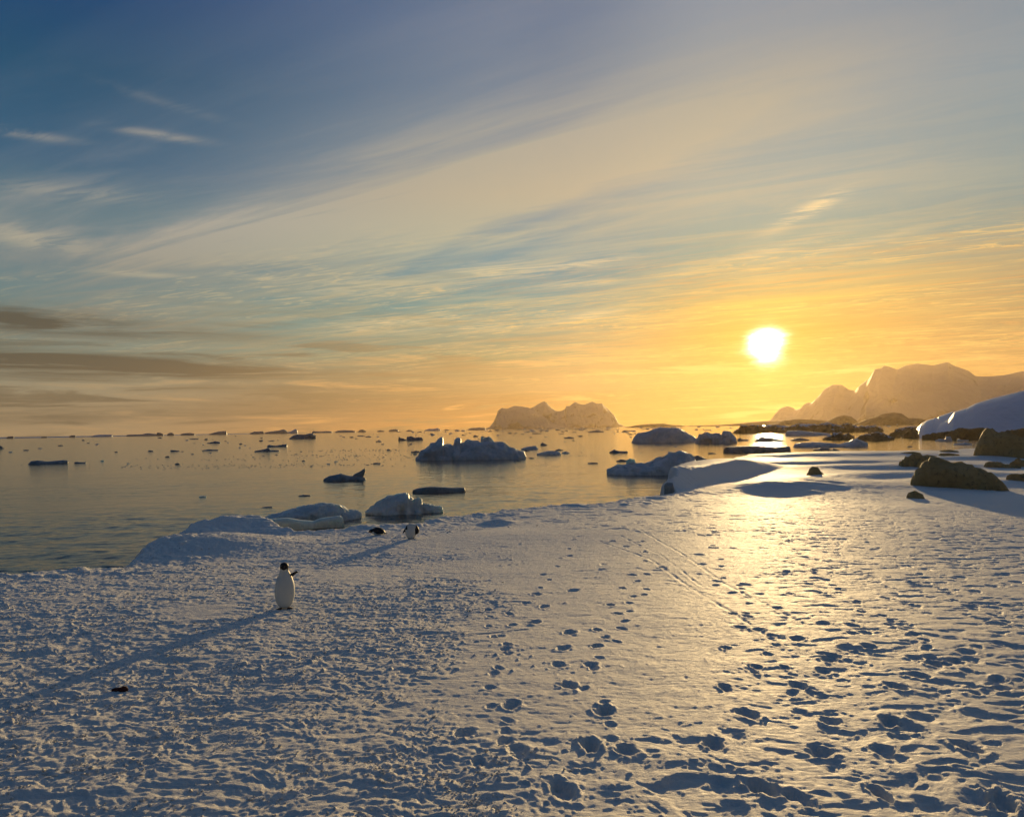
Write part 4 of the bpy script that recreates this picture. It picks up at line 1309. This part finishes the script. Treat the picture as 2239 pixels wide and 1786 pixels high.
rock_on('small low rock in front of the cracked rock', '5', [(1162, 1340), (1190, 1297), (1230, 1286), (1262, 1292), (1305, 1318), (1318, 1338)], 1346, thick=0.6, amp=0.14, facet=0.3, cells=20, nu=80, nv=34, skirt=0.3)
rock_on('hat-shaped small rock on top of the snow mound', '5', [(322, 1142), (335, 1128), (345, 1100), (372, 1079), (418, 1084), (440, 1118), (470, 1142)], 1150, thick=0.6, amp=0.1, nu=60, nv=24, b=0.5, skirt=0.4)
rock_on('long low dark rock right behind the cracked rock', '5', [(1805, 1078), (1850, 1041), (1930, 1040), (2020, 1064), (2130, 1076)], 1088, thick=0.3, amp=0.14, cells=30, nu=110, nv=34, skirt=0.4)
rock_on('peaked dark rock at the right edge behind the cracked rock', '5', [(2030, 1062), (2075, 1030), (2105, 1008), (2156, 1028), (2230, 1050), (2290, 1070)], 1080, thick=0.4, amp=0.14, facet=0.3, cells=25, nu=100, nv=34, skirt=0.4)
rock_on('dark rock slab at the right edge beside the cracked rock', '5', [(2005, 1172), (2050, 1142), (2156, 1143), (2300, 1150), (2380, 1180)], 1203, thick=0.3, amp=0.12, cells=30, nu=110, nv=34, skirt=0.4)
rock_on('thin dark rock showing through snow by the tall outcrop, the farther one', '5', [(1443, 950), (1480, 940), (1520, 937), (1605, 948)], 956, thick=0.4, amp=0.1, nu=40, nv=16, skirt=0.3)
rock_on('flat dark rock showing through snow by the tall outcrop, the nearer one', '5', [(1432, 986), (1450, 968), (1520, 965), (1614, 978)], 992, thick=0.4, amp=0.1, nu=40, nv=16, skirt=0.3)
rock_on('thin dark ledge at the far edge of the snow', '5', [(1105, 964), (1160, 957), (1220, 953), (1285, 964)], 969, thick=0.3, amp=0.1, nu=40, nv=16, skirt=0.3)
rock_on('low dark ledge right of the rounded brown rock', '5', [(1300, 990), (1340, 980), (1425, 992)], 1000, thick=0.3, amp=0.1, nu=40, nv=16, skirt=0.3)
x, y = on_land(262, 1509)
v, f = ridge([(-0.075, 0.0), (-0.05, 0.010), (0.0, 0.012), (0.03, 0.026), (0.06, 0.024), (0.075, 0.0)], 0.03, nu=24, nv=12, amp=0.2, seed=5, skirt=0.02)
o = mesh_obj('stone', v, f, make_rock('dark_red_stone', (0.05, 0.012, 0.008), (0.08, 0.02, 0.012), (0.03, 0.01, 0.008), 20))
o.location = (x, y, gz(x, y) + 0.02)
tag(o, 'small dark reddish stone lying on the rough snow in the left foreground', 'stone')
# undercut ice block at the waterline of the bluff
rock_on('dark ice block under the left end of the snow bluff', '4', [(664, 860), (672, 838), (690, 826), (740, 828), (760, 930)], 936, mat=M_ICE_DARK, thick=0.9, amp=0.06, nu=40, nv=20, b=0.4).name = 'ice_block'


# ------------------------------------------------------------------ penguins
def flat_mat(name, c, rough=0.6, spec=0.3, bs=90, bd=0.002):
    m_, t, p, _ = mat_new(name)
    tc_ = t.new('ShaderNodeTexCoord').outputs['Object']
    n = t.noise(tc_, bs, 4, 0.6)
    t.put(p.inputs['Base Color'], t.mix(n, tuple(k * 0.85 for k in c), tuple(min(k * 1.12, 1) for k in c)))
    p.inputs['Roughness'].default_value = rough
    p.inputs['Specular IOR Level'].default_value = spec
    t.put(p.inputs['Normal'], bump(t, n, 0.5, bd))
    return m_


M_WHITE = flat_mat('white_feathers', (0.60, 0.62, 0.58))
M_BLACK = flat_mat('black_feathers', (0.012, 0.012, 0.014), 0.5)
M_BEAK = flat_mat('dark_red_beak', (0.05, 0.02, 0.015), 0.4)
M_FOOT = flat_mat('dark_pink_feet', (0.10, 0.055, 0.045), 0.6)
M_EYE = flat_mat('eye_ring', (0.7, 0.7, 0.7), 0.3)


def loft(path, n=28, up=(0, 1, 0)):
    """closed tube through path [(x, y, z, rx, ry)]; rx across, ry along 'up' direction"""
    P_ = np.array([p[:3] for p in path], float)
    T = np.gradient(P_, axis=0)
    T /= np.linalg.norm(T, axis=1)[:, None]
    upv = np.array(up, float)
    t = np.arange(n) * 2 * math.pi / n
    rings = []
    for i, p in enumerate(path):
        a = np.cross(upv, T[i]); a /= np.linalg.norm(a)
        b = np.cross(T[i], a)
        rings.append(P_[i] + np.outer(np.cos(t) * p[3], a) + np.outer(np.sin(t) * p[4], b))
    V_ = np.vstack(rings + [P_[:1], P_[-1:]])
    Fq_ = grid_faces(len(path), n, True).tolist()
    k = len(path) * n
    tris = [[k, (j + 1) % n, j] for j in range(n)] + [[k + 1, k - n + j, k - n + (j + 1) % n] for j in range(n)]
    return V_, Fq_, tris


def smooth_path(path, m_=6):
    P_ = np.array(path, float)
    out = []
    for i in range(len(P_) - 1):
        p0 = P_[max(i - 1, 0)]; p1 = P_[i]; p2 = P_[i + 1]; p3 = P_[min(i + 2, len(P_) - 1)]
        for k in range(m_):
            t = k / m_
            out.append(0.5 * ((2 * p1) + (-p0 + p2) * t + (2 * p0 - 5 * p1 + 4 * p2 - p3) * t * t + (-p0 + 3 * p1 - 3 * p2 + p3) * t ** 3))
    out.append(P_[-1])
    out = np.array(out)
    out[:, 3:] = np.maximum(out[:, 3:], 0.002)
    return out


def fused(lofts, voxel=0.006):
    """several lofts fused into one continuous skin"""
    me = bpy.data.meshes.new('tmp')
    Vs, Fs, o_ = [], [], 0
    for (v, q, t) in lofts:
        Vs.append(v)
        Fs += [[i + o_ for i in f] for f in q + t]
        o_ += len(v)
    me.from_pydata(np.vstack(Vs).tolist(), [], Fs)
    ob = bpy.data.objects.new('tmp', me)
    COL.objects.link(ob)
    md = ob.modifiers.new('r', 'REMESH')
    md.mode = 'VOXEL'
    md.voxel_size = voxel
    md.use_smooth_shade = True
    sm_ = ob.modifiers.new('s', 'SMOOTH')
    sm_.iterations = 4
    dg = bpy.context.evaluated_depsgraph_get()
    dg.update()
    me2 = bpy.data.meshes.new_from_object(ob.evaluated_get(dg))
    bpy.data.objects.remove(ob)
    return me2


def paint(me, fn):
    me.materials.clear()
    me.materials.append(M_WHITE)
    me.materials.append(M_BLACK)
    n = len(me.polygons)
    c = np.zeros(n * 3, np.float32)
    me.polygons.foreach_get('center', c)
    c = c.reshape(-1, 3)
    idx = fn(c[:, 0], c[:, 1], c[:, 2]).astype(np.int32)
    me.polygons.foreach_set('material_index', idx)
    me.polygons.foreach_set('use_smooth', np.ones(n, bool))
    me.update()


def link(name, me, parent=None):
    o = bpy.data.objects.new(name, me)
    COL.objects.link(o)
    o.parent = parent
    return o


def lump(name, path, mat, parent, n=14, up=(0, 1, 0)):
    v, q, t = loft(smooth_path(path, 4), n, up)
    me = bpy.data.meshes.new(name)
    me.from_pydata(v.tolist(), [], q + t)
    me.materials.append(mat)
    me.polygons.foreach_set('use_smooth', np.ones(len(me.polygons), bool))
    return link(name, me, parent)


def foot(parent, x, y, rot, s=1.0):
    """webbed foot: heel, three toes with claws"""
    V_, Q, T_ = [], [], []
    parts = []
    for a in (-26, 0, 26):
        c_, s_ = math.cos(R(a + rot)), math.sin(R(a + rot))
        path = [(x, y, .012, .010, .008), (x + s_ * .03 * s, y - c_ * .03 * s, .012, .011, .008), (x + s_ * .065 * s, y - c_ * .065 * s, .009, .008, .006), (x + s_ * .085 * s, y - c_ * .085 * s, .005, .003, .003)]
        parts.append(loft(smooth_path(path, 3), 8, (0, 0, 1)))
    me = bpy.data.meshes.new('foot')
    Vs, Fs, o_ = [], [], 0
    for (v, q, t) in parts:
        Vs.append(v); Fs += [[i + o_ for i in f] for f in q + t]; o_ += len(v)
    # web between the toes
    w0 = [(x, y, .008)] + [(x + math.sin(R(a + rot)) * .068 * s, y - math.cos(R(a + rot)) * .068 * s, .007) for a in (-26, 0, 26)]
    w1 = [(p[0], p[1], p[2] + .006) for p in w0]
    Vs.append(np.array(w0 + w1))
    Fs += [[o_ + i for i in f] for f in ([0, 1, 2, 3], [7, 6, 5, 4], [0, 4, 5, 1], [1, 5, 6, 2], [2, 6, 7, 3], [3, 7, 4, 0])]
    me.from_pydata(np.vstack(Vs).tolist(), [], Fs)
    me.materials.append(M_FOOT)
    return link('foot', me, parent)


def drop(root, px, py, rz):
    x, y = on_land(px, py)
    z = gz(x, y)
    for _ in range(6):
        x, y = at_z(px, py, z)
        z = gz(x, y)
    ir = int(round((math.log(math.hypot(x, y)) - logr0) / (logr1 - logr0) * 1329))
    ja = int(np.argmin(np.abs(cols_az - math.degrees(math.atan2(x, y)))))
    z = float(gzz[ir - 1:ir + 2, ja - 3:ja + 4].mean())
    root.location = (x, y, z - 0.004)
    root.rotation_euler = (0, 0, rz - math.atan2(x, y))


# standing penguin, belly to the camera (front is -Y of its own frame), head turned to its right
def standing():
    root = bpy.data.objects.new('penguin', None)
    COL.objects.link(root)
    body = smooth_path([(0, .015, .015, .045, .045), (0, .01, .045, .085, .08), (0, 0, .10, .118, .105), (0, 0, .18, .136, .118), (.001, 0, .265, .139, .12), (.003, .004, .35, .129, .112),
                        (.004, .008, .43, .103, .092), (.000, .008, .49, .078, .072), (-.003, .004, .535, .059, .058), (-.004, -.002, .575, .058, .060), (-.004, -.006, .605, .059, .064),
                        (-.004, -.004, .632, .047, .052), (-.003, 0, .648, .022, .024)], 6)
    L = [loft(body, 40)]
    # flipper thrown out behind on the picture's right, the other held close to the side
    L.append(loft(smooth_path([(.085, .03, .455, .030, .016), (.115, .05, .462, .026, .011), (.145, .065, .480, .022, .009), (.175, .075, .488, .017, .008), (.192, .078, .482, .008, .006)], 5), 16, (0, 1, 0.2)))
    L.append(loft(smooth_path([(-.078, .06, .44, .016, .028), (-.092, .09, .38, .012, .032), (-.094, .11, .30, .010, .030), (-.088, .115, .23, .008, .020), (-.082, .115, .20, .005, .010)], 5), 16, (0, 1, 0)))
    # tail
    L.append(loft(smooth_path([(-.01, .07, .09, .035, .02), (-.02, .11, .055, .026, .012), (-.04, .15, .02, .014, .006)], 4), 12, (0, 0, 1)))
    me = fused(L, 0.0055)

    def col(x, y, z):
        back = y > (0.058 + 0.02 * np.sin(z * 9) - np.clip(z - .42, 0, .2) * .36)
        chin = .548 - .0 + np.abs(x + .012) * .42 - np.clip(-y, 0, 1) * 0.0
        head = z > chin
        side = (z > .41) & (x > .039 + (.545 - z) * .42)
        flr = (x > .125) & (z > .425) & (y > .0)
        fll = (y > .07) & (z < .47)
        tail = (y > .085) & (z < .12)
        return back | head | side | flr | fll | tail
    paint(me, col)
    b = link('body', me, root)
    hx = .0
    lump('beak', [(-.008, -.055, .592, .016, .016), (-.012, -.078, .588, .012, .012), (-.017, -.098, .582, .006, .006), (-.019, -.106, .578, .003, .003)], M_BEAK, root, 12, (0, 0, 1))
    for sx_ in (-1, 1):
        lump('eye', [(-.004 + sx_ * .046, -.040, .606, .003, .003), (-.004 + sx_ * .049, -.041, .610, .0045, .0045), (-.004 + sx_ * .046, -.042, .614, .003, .003)], M_EYE, root, 8)
    foot(root, .052, -.005, 8)
    foot(root, -.050, -.005, -35, 1.05)
    tag(root, 'penguin standing upright with its white belly to the camera and one flipper out', 'penguin', 'penguins on the snow')
    return root


pg = standing()
drop(pg, 623, 1329, R(4))


def preening():
    root = bpy.data.objects.new('penguin', None)
    COL.objects.link(root)
    body = smooth_path([(.01, .01, .012, .05, .05), (.0, .0, .045, .10, .10), (-.01, 0, .11, .135, .125), (-.012, 0, .19, .148, .130), (-.004, .0, .26, .138, .12), (.012, .0, .315, .105, .098),
                        (.03, .0, .345, .060, .062), (.035, .0, .358, .02, .02)], 6)
    L = [loft(body, 40)]
    # neck bent over to the right and head tucked down at the flank
    L.append(loft(smooth_path([(.03, -.02, .29, .07, .07), (.085, -.03, .29, .055, .055), (.125, -.045, .25, .048, .05), (.135, -.06, .20, .050, .052), (.125, -.075, .155, .043, .045), (.112, -.085, .125, .02, .02)], 6), 24, (0, 1, 0)))
    L.append(loft(smooth_path([(-.05, .03, .315, .03, .014), (-.11, .03, .27, .026, .011), (-.16, .02, .21, .022, .009), (-.20, .01, .155, .014, .007), (-.212, .008, .138, .006, .004)], 5), 16, (0, 1, 0)))
    L.append(loft(smooth_path([(.0, .09, .08, .035, .02), (.0, .13, .045, .026, .012), (.0, .17, .015, .014, .006)], 4), 12, (0, 0, 1)))
    me = fused(L, 0.0055)

    def col(x, y, z):
        back = y > (.050 - np.clip(z - .2, 0, .2) * .40)
        head = (x > .085) & (z < .262 + (x - .085) * .6) & (z > .09) & (y < -.0) & ((x - .02) * .5 + .1 > (z - .262) * .5)
        head = head & (((x - .128) ** 2 + (z - .19) ** 2) < .082 ** 2)
        napeb = (x > .10) & (z > .20)
        fl = (x < -.098) & (z > .10) & (z > .20 + (x + .13) * .9 + .0) & ((x < -.145) | (z > .235))
        return back | head | napeb | fl
    paint(me, col)
    link('body', me, root)
    lump('beak', [(.112, -.092, .132, .012, .012), (.098, -.112, .118, .009, .009), (.086, -.125, .104, .003, .003)], M_BEAK, root, 10, (0, 0, 1))
    lump('eye', [(.160, -.098, .186, .003, .003), (.163, -.100, .190, .0045, .0045), (.160, -.102, .194, .003, .003)], M_EYE, root, 8)
    foot(root, .045, -.02, 20)
    foot(root, -.04, -.02, -10)
    tag(root, 'hunched penguin preening with its head tucked down at its right side', 'penguin', 'penguins on the snow')
    return root


pg = preening()
drop(pg, 900, 1178, R(0))


def lying():
    root = bpy.data.objects.new('penguin', None)
    COL.objects.link(root)
    body = smooth_path([(.205, .0, .045, .008, .006), (.17, 0, .055, .045, .035), (.11, 0, .085, .095, .075), (.03, 0, .105, .118, .100), (-.05, 0, .108, .112, .100), (-.11, 0, .110, .082, .078),
                        (-.15, -.005, .115, .056, .056), (-.185, -.01, .112, .048, .046), (-.21, -.012, .103, .026, .025), (-.218, -.012, .10, .01, .01)], 6)
    L = [loft(body, 36, (0, 0, 1))]
    L.append(loft(smooth_path([(-.06, -.105, .12, .022, .014), (.0, -.125, .105, .030, .011), (.07, -.125, .085, .028, .009), (.13, -.112, .06, .016, .007), (.15, -.108, .055, .006, .004)], 5), 16, (0, 1, 0)))
    L.append(loft(smooth_path([(.19, 0, .05, .03, .012), (.225, 0, .045, .02, .008), (.245, 0, .042, .01, .005)], 4), 12, (0, 0, 1)))
    me = fused(L, 0.0055)

    def col(x, y, z):
        line = .088 + .012 * np.cos(x * 14) - np.clip(-x - .1, 0, 1) * .25 + np.clip(-.12 - x, 0, .04) * 0
        back = z > np.where(x < -.14, .082, np.where(x < -.09, .105, .075))
        fl = (y < -.098) & (x > -.05) & (z < .13) & (z > .05 - x * .0)
        tail = x > .17
        return back | fl | tail
    paint(me, col)
    link('body', me, root)
    lump('beak', [(-.212, -.014, .098, .013, .013), (-.232, -.018, .092, .009, .009), (-.25, -.022, .086, .003, .003)], M_BEAK, root, 10, (0, 0, 1))
    lump('eye', [(-.188, -.055, .116, .003, .003), (-.188, -.058, .120, .0045, .0045), (-.188, -.055, .124, .003, .003)], M_EYE, root, 8)
    foot(root, .17, -.03, 110)
    tag(root, 'penguin lying on its belly facing left, dark back and pale underside', 'penguin', 'penguins on the snow')
    return root


pg = lying()
drop(pg, 826, 1170, R(0))
pg.location.z -= 0.01

# ------------------------------------------------------------------ haze
HZ = 3300.0
TOP = 205.0
v = np.array([(-HZ, -HZ, -1.5), (HZ, -HZ, -1.5), (HZ, HZ, -1.5), (-HZ, HZ, -1.5), (-HZ, -HZ, TOP), (HZ, -HZ, TOP), (HZ, HZ, TOP), (-HZ, HZ, TOP)])
f = np.array([(0, 3, 2, 1), (4, 5, 6, 7), (0, 1, 5, 4), (1, 2, 6, 5), (2, 3, 7, 6), (3, 0, 4, 7)])
mh = bpy.data.materials.new('haze_air')
mh.use_nodes = True
t = NT(mh.node_tree)
t.n.clear()
out = t.new('ShaderNodeOutputMaterial')
pv = t.new('ShaderNodeVolumePrincipled')
pv.inputs['Color'].default_value = (*HAZE_COL, 1)
pv.inputs['Density'].default_value = HAZE_DENS
pv.inputs['Anisotropy'].default_value = HAZE_G
t.l.new(pv.outputs[0], out.inputs['Volume'])
hz = mesh_obj('haze', v, f, mh, smooth=False)
hz['kind'] = 'stuff'
hz['label'] = 'thin golden sea haze in the evening air'
